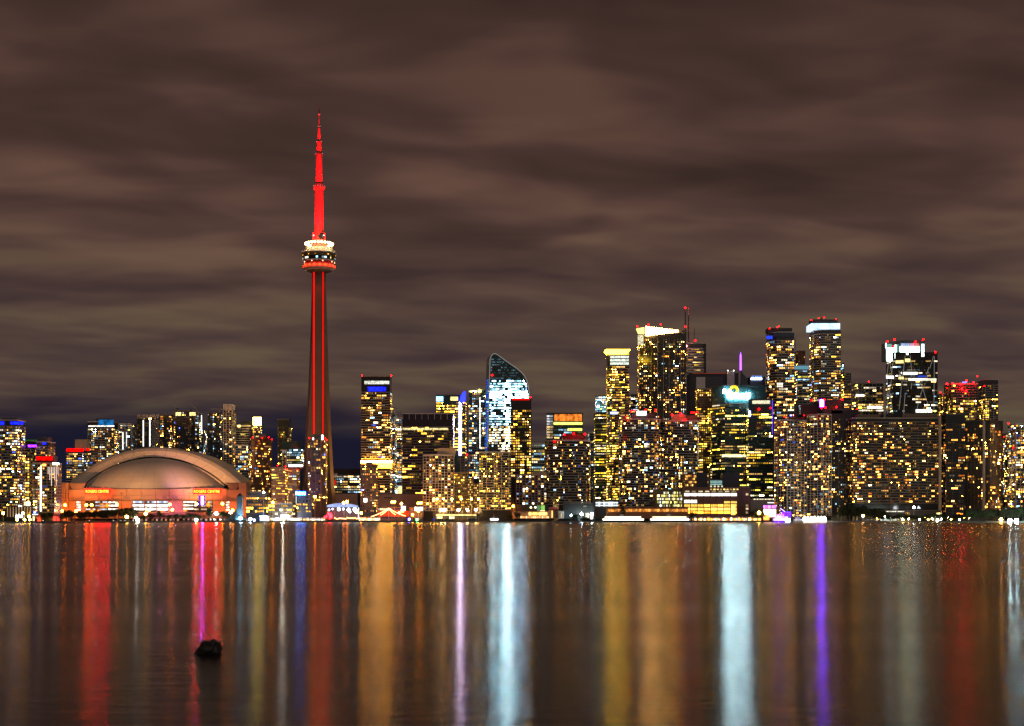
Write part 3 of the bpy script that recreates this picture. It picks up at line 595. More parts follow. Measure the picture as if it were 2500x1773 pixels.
# glowing-sign office
t57 = T('office_tower', 'dark glass office with huge glowing white sign and sun emblem', 1735, 1870, 942, 2060, 'off', d=40, lit=.5, pal='off', full=.17, part=.5, kind='lcut', split=.2, ang=25, body=M_GLT, yb=1215, ytw=985, br=6.6)
E_SIGN = emit((.60, .92, 1.0), 210)
text_px(t57, 'sign_lettering', 'Sun', 1766, 1786, 961, 11, 2058.6, E_SIGN, .4, .03)
text_px(t57, 'sign_lettering', 'Life Financial', 1776, 1830, 971, 12, 2058.6, E_SIGN, .4, .03)
part_px(t57, 'sign_light_tray', 1778, 1829, 971.6, 972.8, 2058, .8, E_SIGN)
b = MB(); Yq = 2059.2; o_ = Vector((wx(1792, Yq) - t57.location.x, Yq - 2060, wz(953, Yq) - GZ)); ym = emit((1, .62, .01), 5)
for k in range(40):
    a0 = k / 40 * 2 * math.pi; a1 = (k + 1) / 40 * 2 * math.pi; P = lambda a, r: (o_.x + r * math.cos(a), o_.y, o_.z + r * math.sin(a))
    b.face([P(a0, 3.4), P(a1, 3.4), P(a1, 5.6), P(a0, 5.6)])
b.build('sun_emblem_ring', ym, t57)
for k in range(16):
    a = k / 16 * 2 * math.pi; b = MB(); P = lambda a, r: (o_.x + r * math.cos(a), o_.y, o_.z + r * math.sin(a))
    b.face([P(a - .08, 6.0), P(a + .08, 6.0), P(a, 7.4)]); b.build('sun_emblem_ray', ym, t57)
part_px(t57, 'light_band', 1763, 1821, 1110, 1116, 2059, .6, room((1, .92, .5), 2.6, .3))
t57b = T('office_tower', 'lower dark glass wing with violet-blue edge lights beside the glowing sign', 1822, 1887, 977, 2036, 'off', d=20, lit=.5, pal='off', full=.2, part=.5, body=M_GLT, yb=1215, ytw=996, bands=[(1837, 1880, 978, 986, room((1, .92, .6), 1.6, .8)), (1885, 1886.6, 978, 1060, emit((.12, .05, 1), 1.6), 'edge_light'), (1828, 1832.5, 1003, 1017, emit((.2, .25, 1), 12), 'edge_light')])
beacon(t57b, 1853, 999, 2034, 1.0); beacon(t57b, 1881, 996, 2034, .8)
t58 = T('spire_tower', 'dark curved-top tower carrying a glowing violet spire', 1806, 1826, 945, 2180, 'blank', d=18, body=M_NAVY, yb=990)
b = MB(); Y = 2181; l_ = t58.location; q = [(1806.5, 945), (1826, 945), (1824.5, 922), (1818, 917), (1812.5, 911), (1810, 904), (1808.5, 903)]
b.loft([[(wx(x, Y + dy) - l_.x, Y + dy - l_.y, wz(y, Y) - l_.z) for x, y in q] for dy in (14, 0)]); b.build('curved_top', M_NAVY, t58)
b = MB(); b.tube((wx(1808.5, Y) - l_.x, 2, wz(904, Y) - GZ), (wx(1808.5, Y) - l_.x, 2, wz(866, Y) - GZ), 1.6, 8, 1.3); b.tube((wx(1808.5, Y) - l_.x, 2, wz(866, Y) - GZ), (wx(1808.5, Y) - l_.x, 2, wz(860, Y) - GZ), .8, 8, .3)
b.build('spire', emit((.26, .06, 1.0), 5), t58)
t59 = T('hotel', 'dark hotel top with small blue lettering above a white light bar', 1825, 1868, 922, 2200, 'blank', d=24, body=M_NAVY, yb=990)
text_px(t59, 'sign_lettering', 'ST REGIS', 1835, 1860, 921.5, 3.6, 2197, emit((.15, .35, 1), 3), .1)
part_px(t59, 'light_bar', 1833.5, 1860, 922.8, 927.2, 2197.5, .5, emit((.8, .9, 1), 9))
t60 = T('condo_tower', 'tall striped tower with dark cap and dim blue crown', 1870, 1939, 812, 2150, 'band', d=38, lit=.34, pal='warm', sm=M_CONL, kind='lcut', split=.26, ang=10, yb=1030, ytw=831, pen=[(1875, 1934, 801, M_BLK)], beac=[(1879, 802), (1898, 799), (1902, 796)], br=6.6, slab=(.8, .5))
part_px(t60, 'blue_crown', 1871, 1886, 820, 828, 2150, .6, emit((.03, .08, 1.0), 1.0)); part_px(t60, 'dark_crown', 1888, 1937, 813, 822, 2149, .6, M_NAVY)
t61 = T('office_tower', 'pale blue-white office tower between the two tall striped towers', 1938, 1979, 892, 2250, 'off', d=30, lit=.7, pal='offw', full=.3, part=.6, sm=M_CONL, slab=(1.4, .3), pier=(3, .6), pm=M_CONL, yb=985, ytw=903, bands=[(1939, 1978, 893, 902, emit((.25, .6, .75), .5))])
T('office_tower', 'dark red tower behind pale office between striped towers', 1940, 1966, 858, 2330, 'rib', lit=.12, pal='amb', yb=900, beac=[(1960, 859), (1961, 891)], body=mat('red_granite', (.12, .03, .02)))
b = MB(); b.tube((wx(1942, 2320) - t61.location.x, 70, wz(892, 2320) - GZ), (wx(1942, 2320) - t61.location.x, 70, wz(825, 2320) - GZ), .5, 5); b.build('antenna', M_STEEL, t61)
t62 = T('condo_tower', 'tallest striped tower with glowing white crown band and dark cap', 1977, 2053, 806, 2130, 'band', d=38, lit=.36, pal='mix', sm=M_CONL, kind='lcut', split=.22, ang=9, yb=980, ytw=815, pen=[(1982, 2045, 780, M_BLK)], beac=[(1981, 782), (1999, 777), (2012, 775), (2041, 779)], br=6.6, slab=(.8, .5))
part_px(t62, 'white_crown', 1980.5, 2051, 789.5, 804, 2128.6, 36, room((.55, .75, 1.0), 2.0, .08, .5))
b = MB(); b.tube((wx(2003, 2130) - t62.location.x, 5, wz(780, 2130) - GZ), (wx(2014, 2130) - t62.location.x, 5, wz(772, 2130) - GZ), .8, 5); b.build('roof_crane', M_BLK, t62)
T('office_tower', 'small pale office top with cyan light beside the white-crowned tower', 2050, 2060, 888, 2250, 'off', lit=.8, pal='icy', full=.6, part=.3, yb=920)
T('office_tower', 'stepped pale office tower right of the white-crowned tower', 2050, 2078, 910, 2230, 'off', lit=.4, pal='yel', full=.15, part=.5, sm=M_CONL, body=M_DARK, yb=1010)
t64 = T('office_tower', 'pale gridded office cluster with bright lower band and leaning crane', 2080, 2157, 936, 2240, 'off', d=40, lit=.6, pal='off', full=.2, part=.6, sm=M_CONL, pm=M_CONL, pier=(2, .5), yb=1015, bands=[(2118, 2153, 992, 997, emit((1, .95, .75), 5)), (2090, 2110, 963, 968, R_WHT)], beac=[(2121, 932)])
b = MB(); Y = 2225; b.tube((wx(2118, Y) - t64.location.x, -15, wz(957, Y) - GZ), (wx(2148, Y) - t64.location.x, -15, wz(1014, Y) - GZ), .5, 5); b.build('crane_jib', M_CONL, t64)
# diamond-faceted glass tower
t65 = T('glass_tower', 'black faceted glass tower with blazing white crown and lit diagonal braces', 2163, 2289, 862, 2120, 'off', d=40, kind='zig', lit=.3, pal='offw', full=.06, part=.3, body=M_GLS, sm=M_BLK, pm=M_BLK, yb=1012, ytw=878, fh=4.2)
Yd = 2117
part_px(t65, 'crown_block', 2163, 2187, 836, 880, Yd + 8, 26, M_GLT); part_px(t65, 'crown_block', 2195, 2258, 831, 866, Yd + 8, 26, M_GLT)
part_px(t65, 'crown_panel', 2164.5, 2183, 849, 882, Yd + 6, 1, room((.75, 1, .92), 5, .2, .7)); part_px(t65, 'crown_panel', 2165, 2177, 840, 848.5, Yd + 6, 1, emit((.3, .75, .65), .6))
part_px(t65, 'sign_panel', 2178, 2182, 843, 848.5, Yd + 5.5, 1, emit(RED, 1.5)); part_px(t65, 'crown_panel', 2184.5, 2189, 842, 876, Yd + 5, 1, room((.85, 1, 1), 4, .3, .6))
part_px(t65, 'crown_panel', 2190, 2195, 841, 866, Yd + 12, 1, emit((.3, .8, .65), .5))
for k in range(4): part_px(t65, 'crown_pane', 2198 + k * 11.6, 2209.2 + k * 11.6, 846, 866, Yd + 6, 1, emit((.85, 1, .75), 15))
for k, c in enumerate(((.5, .55, .9), (.4, .5, .8), (.9, .35, .6), (1, .2, .15))): part_px(t65, 'sign_panel', 2200 + k * 11.2, 2210 + k * 11.2, 838.5, 845, Yd + 6, 1, emit(c, .9))
part_px(t65, 'crown_panel', 2250, 2256.5, 840, 871, Yd + 5.6, 1, room((.8, 1, 1), 4, .3, .5)); part_px(t65, 'light_fin', 2162, 2164, 838, 850, Yd + 5, .8, emit((.9, 1, .95), 5))
for xa, ya, xb, yb_, in ((2206, 920, 2241, 908),): pass
part_px(t65, 'light_band', 2206, 2240, 909, 914, Yd - 1, .6, emit((1, .95, .75), 4.5)); part_px(t65, 'light_band', 2218, 2286, 924, 929, Yd - 1, .6, room((1, .92, .65), 4, .2)); part_px(t65, 'light_band', 2164, 2182, 918, 924, Yd - 1, .6, emit((.9, .95, 1), 4)); part_px(t65, 'light_band', 2194, 2206, 920, 926, Yd - 1, .6, R_YEL); part_px(t65, 'light_band', 2187, 2206, 880, 887, Yd - 1, .6, R_YEL); part_px(t65, 'light_band', 2210, 2222, 876, 884, Yd - 1, .6, R_YEL); part_px(t65, 'light_band', 2236, 2276, 1000, 1007, Yd - 1, .6, R_WHT); part_px(t65, 'blue_band', 2241, 2262, 917, 921, Yd - 1, .6, emit((.03, .08, .8), .8))
m_br = emit((1, .97, .85), .3)
for xa, ya, xb, yb_ in ((2170, 882, 2165, 918), (2172, 882, 2178, 918), (2165, 918, 2168, 955), (2178, 918, 2172, 955), (2168, 955, 2166, 1010), (2172, 955, 2180, 1010), (2181, 880, 2176, 918), (2210, 868, 2205, 910), (2205, 910, 2200, 950), (2200, 950, 2195, 1000), (2222, 868, 2226, 910), (2226, 935, 2224, 950), (2279, 870, 2270, 900), (2268, 896, 2262, 915), (2264, 905, 2270, 915), (2253, 948, 2243, 980), (2253, 948, 2262, 980), (2243, 980, 2238, 1005), (2264, 980, 2270, 1005), (2247, 935, 2253, 948), (2259, 935, 2253, 948), (2281, 870, 2280, 1000), (2195, 905, 2198, 930), (2210, 960, 2206, 1010)):
    b = MB(); l_ = t65.location; Y = Yd - 1.6; b.tube((wx(xa, Y) - l_.x, Y - l_.y, wz(ya, Y) - GZ), (wx(xb, Y) - l_.x, Y - l_.y, wz(yb_, Y) - GZ), .26, 4); b.build('lit_brace', m_br, t65)
for x, y in ((2166, 834), (2184, 829), (2254, 829), (2236, 835), (2284, 860)): beacon(t65, x, y, Yd + 4, 1.1)
t66 = T('condo_tower', 'dark slab-lined tower crowned by a cluster of red beacons', 2305, 2388, 938, 2150, 'res', d=36, lit=.25, pal='yel', vf=lambda f: .25 if f < .4 else 1.6, yb=1035, beac=[(2312, 947), (2352, 945), (2354, 948)], bands=[(2349, 2361, 932, 935, emit((.3, .25, 1), 2))])
for x, y in ((2312, 938), (2326, 936), (2346, 939), (2360, 930), (2377, 934), (2359, 955), (2348, 950)): beacon(t66, x, y - .5, 2147, 1.0, 160)
T('condo_tower', 'lower dark wing left of the beacon-cluster tower', 2288, 2306, 962, 2160, 'res', lit=.3, pal='yel', yb=1015, beac=[(2296, 958)])
T('condo_tower', 'dark tower with sloped top and two red beacons at far right', 2386, 2437, 928, 2160, 'res', d=36, lit=.35, pal='yel', vf=lambda f: .2 if f < .35 else 1.7, yb=1030, ytw=940, beac=[(2386, 919), (2402, 943), (2434, 930)], pier=(4, .5), pm=M_CONL)

# ------------------------------------------------------------------ front row east of the brick terminal
t67 = T('condo_tower', 'pale gridded waterfront condo with red beacons left of blue-sign condo', 1890, 1972, 1026, 1930, 'grid', d=34, lit=.4, pal='warm', split=.3, ang=32, yb=1262, beac=[(1916, 1018), (1936, 1014), (1963, 1014)], pen=[(1925, 1965, 1019, mat('maroon_cap', (.10, .01, .015)))], ww=.55)
t68 = T('condo_tower', 'pale gridded waterfront condo with dark cap and blue sign', 1970, 2030, 1012, 1925, 'grid', d=34, lit=.36, pal='warm', split=.55, ang=40, yb=1262, ww=.55)
part_px(t68, 'roof_house', 1955, 1995, 988, 1012, 1960, 14, M_BLK); part_px(t68, 'sign_baffle', 1999, 2014, 973, 996, 1938.8, 1, M_BLK); part_px(t68, 'blue_sign', 2002, 2011, 976, 993, 1938, .5, emit((.16, .015, 1), 190)); part_px(t68, 'roof_house', 2012, 2057, 976, 1010, 1945, 18, M_BLK)  # dark baffle added to keep the sign's glow off the roof houses
for x, y in ((1982, 978), (2006, 996), (2016, 995), (2042, 994), (2012, 976), (2056, 976)): beacon(t68, x, y, 1936, 1.1)
t68b = T('condo_tower', 'black flank tower with sparse white and yellow windows beside gridded condo', 2018, 2096, 1002, 1945, 'dark', d=30, lit=.24, pal='mix', yb=1262, ytw=1022, beac=[(2092, 1000)], cols=lambda u: .6 if u < .7 else 1.6)
T('apartment_slab', 'very wide orange-lit apartment slab with fine slab lines', 2074, 2296, 1022, 1925, 'res', d=22, lit=.24, pal='amb', kind='box', yb=1232, ytw=1030, slab=(.4, .9), maxsep=60, pier=(5, .4), sm=M_CONT, br=6.6, pen=[(2092, 2150, 1012, M_CONB), (2210, 2290, 1010, M_CONB)])
t70 = T('apartment_tower', 'black apartment tower with pale edge fin and orange window rows', 2294, 2356, 1013, 1915, 'dark', d=28, lit=.22, pal='amb', yb=1262, ytw=1034, unit=(1, 4), br=6.6)
part_px(t70, 'edge_fin', 2293, 2298, 1013, 1262, 1911, 4, M_CONT)
t71 = T('apartment_tower', 'dark brown ribbed apartment tower with pale corner column at right', 2354, 2449, 1027, 1912, 'rib', d=30, lit=.17, pal='amb', split=.5, ang=45, yb=1250, ytw=1036, br=7.0)
part_px(t71, 'corner_column', 2400, 2405.5, 1028, 1255, 1908, 4, M_CONT)
put('bright_lamp', ball_mesh(emit((1, .55, .2), 16), 'or', 1.6), t71, (wx(2438, 1905) - t71.location.x, -7, wz(1131, 1905) - GZ))
T('condo_tower', 'pale-lit condo tower cut by the right edge of the photo', 2461, 2530, 1036, 1900, 'grid', d=30, lit=.42, pal='mix', yb=1250, beac=[(2462, 1034), (2473, 1093), (2490, 1091)], bands=[(2484, 2530, 1101, 1107, emit((1, .4, .08), 2))])
T('condo_tower', 'narrow dark tower with red lamp in the gap at far right', 2447, 2463, 1060, 2050, 'dark', lit=.35, pal='mix', yb=1250, beac=[(2451, 1067)])

# ------------------------------------------------------------------ curved glass tower (sail-shaped roof)
def sail_tower():
    Y = 2120
    root = thing('glass_tower', 'white-lit glass tower with curved sail-shaped roof', 'building', (wx(1240, Y), Y, GZ)); l = root.location
    top = [(1196.5, 878), (1199, 870), (1203, 865), (1208, 863.5), (1213, 865), (1224, 873), (1236, 882), (1250, 891.5), (1262, 900), (1273, 909), (1281, 919), (1286.5, 930), (1290, 945), (1292, 962), (1292.5, 980)]
    prof = [(1189, 1262)] + [(1193, 1000)] + top + [(1292.5, 1262)]
    sk = (-5.6, 26)    # the rear face, swung to the left
    fr = [(wx(x, Y) - l.x, 0, max(0, wz(y, Y) - GZ)) for x, y in prof]; bk = [(p[0] + sk[0], sk[1], p[2]) for p in fr]
    b = MB(); b.loft([bk, fr]); b.build('wall', M_GLT, root)
    b = MB(); edge = fr[1:-1]
    for p, q in zip(edge, edge[1:]): b.tube((p[0], -.3, p[2]), (q[0], -.3, q[2]), .55, 5)
    b.build('roof_edge', emit((.9, .85, .8), .28), root)
    def xr(y):   # right edge of the outline at row y
        pts = [t for t in top if t[0] >= 1208] + [(1292.5, 1262)]
        for (xa, ya), (xb, yb) in zip(pts, pts[1:]):
            if ya <= y <= yb: return xa + (xb - xa) * (y - ya) / max(1e-6, yb - ya)
        return 1292.5
    def xl(y): return 1197 - (y - 870) * 4 / 130 if y < 1000 else 1193 - (y - 1000) * 4 / 262
    rnd = random.Random(5); g = MB(); sl = MB(); y = 874.0
    while y < 1110:
        a, c = xl(y) + 1.2, xr(y) - 1.5
        sl.box(wx(a - .8, Y) - l.x, wx(c + .8, Y) - l.x, -.5, .3, wz(y + 1.1, Y) - GZ, wz(y, Y) - GZ)
        if y < 925: p, br = .55, .16
        elif y < 1020: p, br = rnd.choice((.95, .9, .6)), 4.0
        else: p, br = rnd.choice((.9, .75)), 3.2
        x = a + 1; rowf = rnd.uniform(.35, 1.5)
        while x < c - 3:
            w = rnd.choice((3.4, 3.4, 7)); w = min(w, c - x - .5)
            if rnd.random() < p:
                cc = pick(rnd, [(COOL, 6), ((.6, .9, 1), 2), (CYA, 4)] if y < 1035 else [(WHI, 5), (PALE, 4), (COOL, 1)])
                k = br * rowf * math.exp(rnd.gauss(-.2, .45)) * (5 if 1229 < x < 1242 and 935 < y < 1080 else 1) * (8 if 948 < y < 972 or 1000 < y < 1008 else 1) * (12 if rnd.random() < .22 and y > 925 else 1)
                if w > 6 and y > 925 and NWIN[0] % 2 == 0:
                    o = bpy.data.objects.new('window', win_mesh(2)); col.objects.link(o); o.parent = root
                    o.location = (wx(x + w / 2, Y) - l.x, -.12, wz(y + 3.7, Y) - GZ); o.scale = (w * .94 * Y / F, 1, 3.2 * Y / F); kk = min(1, k / 27); o.color = (*[v * kk for v in cc], 1)
                else: g.face([(wx(x, Y) - l.x, -.12, wz(y + 5.3, Y) - GZ), (wx(x + w - .5, Y) - l.x, -.12, wz(y + 5.3, Y) - GZ), (wx(x + w - .5, Y) - l.x, -.12, wz(y + 2.0, Y) - GZ), (wx(x, Y) - l.x, -.12, wz(y + 2.0, Y) - GZ)], tuple(v * k for v in cc))
                NWIN[0] += 1
            x += w + .2
        y += 6.6
    g.build('small_glazing', M_GLZ, root, kind='stuff'); sl.build('slab_edging', M_DARK, root, kind='stuff')
    # blue-lit side
    b = MB()
    for k in range(30):
        y = 925 + k * 6.2; f0 = Vector((wx(xl(y), Y) - l.x, 0, wz(y, Y) - GZ))
        for j in range(3):
            s0 = .08 + j * .3; s1 = s0 + .25; q = [(f0.x + sk[0] * s - .15, sk[1] * s, z) for s, z in ((s1, f0.z - 2.6), (s0, f0.z - 2.6), (s0, f0.z), (s1, f0.z))]
            b.face(q, tuple(v * rnd.uniform(.15, .9) for v in (.06, .22, .9)))
    b.build('side_glazing', M_GLZ, root, kind='stuff')
    part_px(root, 'plant_opening', 1203, 1216, 894, 907, Y - .9, .5, M_BLK)
    beacon(root, 1201.5, 916, Y - 1, 1.1); put('bright_lamp', ball_mesh(emit((1, .8, .7), 10), 'pl', 1.4), root, (wx(1282, Y) - l.x, -1.5, wz(938, Y) - GZ))
sail_tower()

# ------------------------------------------------------------------ needle tower
def needle_tower():
    Y = 2060.0; k = Y / F; CX = 779.2
    root = thing('observation_tower', 'very tall needle tower lit red with a round pod, right of the dome', 'tower', (wx(CX, Y), Y, GZ))
    H = lambda y: wz(y, Y) - GZ
    con = mat('tower_concrete', (.16, .11, .075), .85, scale=.05, spec=.2); wht = mat('mast_grey', (.12, .11, .11), .9, var=.1, spec=.1)
    def section(hw, z):
        r = hw / .866 * k - 1.2; t = 2.6 + hw * .035; Rc = 13 * k; pts = []; th = (-30, 90, 210)
        for a in th:
            A = R(a); d = Vector((math.cos(A), math.sin(A))); n = Vector((-d.y, d.x))
            j0 = Vector((math.cos(A - R(26)), math.sin(A - R(26)))) * min(Rc, r * .82); j1 = Vector((math.cos(A + R(26)), math.sin(A + R(26)))) * min(Rc, r * .82)
            for p in (j0, d * r - n * t, d * r + n * t, j1): pts.append((p.x, p.y, z))
        return pts
    lv = [(1264, 44), (1225, 40.5), (1180, 37), (1120, 33.2), (1060, 29.8), (1000, 26.8), (940, 24), (880, 21.6), (820, 19.6), (760, 18), (700, 16.6), (655, 15.8)]
    b = MB(); rings = [section(hw, H(y)) for y, hw in lv]; b.loft(rings); b.build('shaft', con, root)
    for side in (-1, 1):   # light strips beside the lift shafts
        b = MB(); prev = None; R_ = []
        for (y, hw), rg in zip(lv, rings):
            if y > 1090: continue
            # inner face of the leg runs junction -> tip
            J, Tp = (rg[0], rg[1]) if side > 0 else (rg[11], rg[10])
            x0 = side * 9.6 * k; x1 = side * 12.6 * k
            def on(x):
                u = (x - J[0]) / (Tp[0] - J[0]); return J[1] + (Tp[1] - J[1]) * u
            q = [(x0, on(x0) - .55, H(y)), (x1, on(x1) - .55, H(y)), (x1, on(x1) - .15, H(y)), (x0, on(x0) - .15, H(y))]
            R_.append(q if side > 0 else [q[1], q[0], q[3], q[2]])
        sm_ = emit((1, .003, .002), 1.5 if side < 0 else 1.1); sm_.cycles.emission_sampling = 'FRONT'; b.loft(R_); b.build('light_strip', sm_, root)
    # dark lift glazing between the legs
    b = MB(); b.box(-6.5 * k, 6.5 * k, -9.6 * k - .2, -8 * k, H(1100), H(664)); b.build('lift_glazing', mat('lift_glass', (.06, .035, .015), .3), root)
    # pod
    def lathe(name, prof, m, n=48, smooth=False, par=root): b = MB(); b.lathe([(r * k, H(y)) for r, y in prof], n, caps=True); return b.build(name, m, par, smooth=smooth)
    lathe('pod_underside', [(13, 668), (24, 665), (31, 661.5), (33, 660)], M_DARK)
    lathe('radome', [(31, 662), (36, 660.5), (39, 657), (40, 653), (39.3, 649.5), (36.5, 647), (33, 646)], mat('radome_fabric', (.28, .24, .22), .6, var=.12, scale=.3), 64, True)
    lathe('lower_deck', [(33.5, 646.4), (36, 643.5), (38.5, 640), (38.5, 638.5)], mat('deck_red', (.35, .06, .05)))
    lathe('lower_deck_rim', [(38.8, 640.2), (39.6, 639.4), (39.6, 638.2), (38.8, 637.6)], M_CONL, 64)
    dk = lathe('deck_glazing', [(38.6, 638), (39.6, 630), (40.6, 630), (41.2, 622), (41.8, 621)], M_GLS, 64)
    lathe('deck_band', [(40.2, 629.5), (41.0, 629), (41.8, 621.6), (41.2, 621)], mat('deck_olive', (.12, .09, .03)), 64)
    lathe('pod_rim', [(41.6, 621.2), (42.8, 620.4), (42.8, 619.2), (41.6, 618.4)], M_CONL, 64)
    lathe('pod_roof', [(41.5, 619.4), (35.5, 615), (31, 609.5), (29, 607), (22, 605.2), (12, 604.5)], mat('roof_white', (.8, .78, .72), .6, var=.05), 64)
    lathe('upper_drum', [(20, 605.2), (20, 600), (18, 596), (13, 590), (12.5, 585)], mat('drum_red', (.45, .2, .18)), 32)
    rnd = random.Random(3); cs = [COOL, WHI, CYA, PALE]
    for i in range(34):
        a = R(-90 + (i - 17) * 6.2 + rnd.uniform(-1.5, 1.5))
        if rnd.random() < .45: continue
        up = rnd.random() < .3; rr = (40.35 if not up else 41.75) * k; z = H(633.5 if not up else 626) ; w = R(1.4 + 2 * rnd.random()); h = (1.3 if not up else .7) * k * 1.6
        P = lambda t, zz: (rr * math.cos(t), rr * math.sin(t), zz)
        b = MB(); b.face([P(a - w, z - h), P(a + w, z - h), P(a + w, z + h), P(a - w, z + h)]); c = rnd.choice(cs) if not up else WARM
        b.build('deck_window', emit(c, rnd.choice((.5, 1.2, 3.0)) * (1 if not up else .8)), root)
    for i in range(26):     # spots on the red lower deck
        a = R(i * 360 / 26)
        if i % 3 == 0: put('deck_lamp', ball_mesh(emit((1, .45, .25), 5), 'dl', .75), root, (37.6 * k * math.cos(a), 37.6 * k * math.sin(a), H(642.2)))
    for i in range(24):     # ring of bright roof lamps on stalks
        a = R(i * 15 + 3); x, y = 32.5 * k * math.cos(a), 32.5 * k * math.sin(a)
        lp = put('roof_lamp', ball_mesh(emit((1, .72, .28), 20), 'rlamp', 1.55, 10), root, (x, y, H(596)))
        b = MB(); b.tube((0, 0, H(611) - H(596)), (0, 0, H(597.5) - H(596)), .22, 5); b.build('lamp_stalk', M_CONT, lp)
    for s in (-1, 1):
        for q in range(4):
            b = MB(); b.tube((s * (35 + q * 1.8) * k, -6, H(617.5 - q * -.4)), (s * (35.8 + q * 1.8) * k, -6, H(612 + q * .8)), .35, 5); b.build('roof_rail_post', M_CONL, root)
    for s in (-1, 1):
        b = MB(); b.tube((s * 13.6 * k, -6 * k, H(588)), (s * 13.6 * k, -6 * k, H(570.5)), 2.3 * k, 10); b.build('antenna_drum', wht, root)
        put('drum_lamp', ball_mesh(emit((1, .6, .6), 8), 'drl', .7), root, (s * 12.5 * k, -8.6 * k, H(576.5)))
    # mast, in steps
    lathe('mast_base', [(11.0, 590), (10.8, 560), (10.4, 462)], wht, 8)
    for s in (-1, 1):
        b = MB(); b.loft([[(s * 11.6 * k, -6 * k, H(588)), (s * 7 * k, -10.4 * k, H(588)), (s * 6 * k, -9.4 * k, H(588))], [(s * 11.4 * k, -6 * k, H(563)), (s * 10.4 * k, -8.6 * k, H(563)), (s * 10 * k, -8 * k, H(563))]]); b.build('base_fin', M_DARK, root)
    lathe('upper_pod', [(10.6, 465), (12.2, 463.5), (14, 460), (14.2, 456.5), (13.6, 454.2), (13.6, 450.8), (12.4, 449.6), (8, 448.5)], wht, 32)
    lathe('upper_pod_glazing', [(13.75, 454), (13.75, 451)], M_DARK, 32)
    for i in range(14):
        a = R(i * 360 / 14 + 5); put('pod_lamp', ball_mesh(emit((1, .3, .35), 1.5), 'pod', .4), root, (14 * k * math.cos(a), 14 * k * math.sin(a), H(454.8)))
    lathe('mast_section', [(8.0, 449), (7.6, 379)], wht, 20); lathe('mast_collar', [(7.8, 379), (8.2, 378), (8.2, 375), (6.2, 374.4)], M_DARK, 20)
    lathe('mast_section', [(6.0, 375), (5.5, 348)], wht, 16); lathe('mast_collar', [(5.6, 348.5), (6.2, 348), (6.2, 346), (3.9, 345.4)], M_DARK, 16)
    lathe('mast_section', [(3.6, 346), (3.0, 313)], wht, 12); lathe('mast_collar', [(2.7, 313), (2.7, 306), (1.8, 305)], M_DARK, 12)
    lathe('mast_section', [(1.7, 306), (1.5, 281)], wht, 10); lathe('mast_collar', [(2.4, 281), (2.4, 278.6)], M_CONL, 10)
    lathe('mast_tip', [(1.5, 279), (1.1, 264)], M_DARK, 8)
    for r, y in ((6.2, 346.8), (8.2, 376), (2.6, 309)):
        for s in (-1, 1): put('mast_lamp', ball_mesh(emit((1, .3, .25), 2), 'ml', .4), root, (s * r * k, -1.5, H(y)))
    # red floodlights that wash the mast, the lower ring and the shaft
    W = root.location; red = (1, .001, .0015)
    def fl(px, dy, y, tx, ty, e, size, c=red): light('SPOT', 'floodlight', (wx(px, Y), Y + dy, wz(y, Y)), e, c, root, (wx(tx, Y), Y, wz(ty, Y)), size, .7, .6)
    for s in (-1, 1):
        fl(CX + s * 22, -20, 603, CX, 540, 2e6, 80); fl(CX + s * 18, -24, 597, CX, 490, 7e6, 44); fl(CX + s * 16, -16, 456, CX, 412, 6e5, 66); fl(CX + s * 9, -9, 376, CX, 352, 1.2e5, 60); fl(CX + s * 8, -8, 347, CX, 325, 1.2e5, 60); fl(CX + s * 5, -8, 312, CX, 292, 1.4e4, 60)
    for i in range(18):
        a = R(-90 + (i - 8.5) * 20); p = (W.x + 44.5 * k * math.cos(a), W.y + 44.5 * k * math.sin(a), wz(649, Y)); q = (W.x + 38 * k * math.cos(a), W.y + 38 * k * math.sin(a), wz(653.5, Y))
        light('SPOT', 'ring_light', p, 9500, (1, .03, .002), root, q, 130, .8, .4)
    for i in range(10):
        a = R(-90 + (i - 4.5) * 30); p = (W.x + 33 * k * math.cos(a), W.y + 33 * k * math.sin(a), wz(601, Y)); q = (W.x + 36 * k * math.cos(a), W.y + 36 * k * math.sin(a), wz(616, Y))
        light('SPOT', 'roof_light', p, 1500, (1, .74, .36), root, q, 130, .8, .4)
    # warm floodlights round the foot
    for s in (-1, 1): light('SPOT', 'foot_floodlight', (W.x + s * 62, W.y - 42, 22), 2.0e5, (1, .58, .30), root, (W.x + s * 14, W.y, 95), 70, .9, 1.0)
    light('SPOT', 'foot_floodlight', (W.x - 8, W.y - 75, 12), 2.6e5, (1, .38, .08), root, (W.x, W.y, 250), 40, .9, 1.0)
needle_tower()

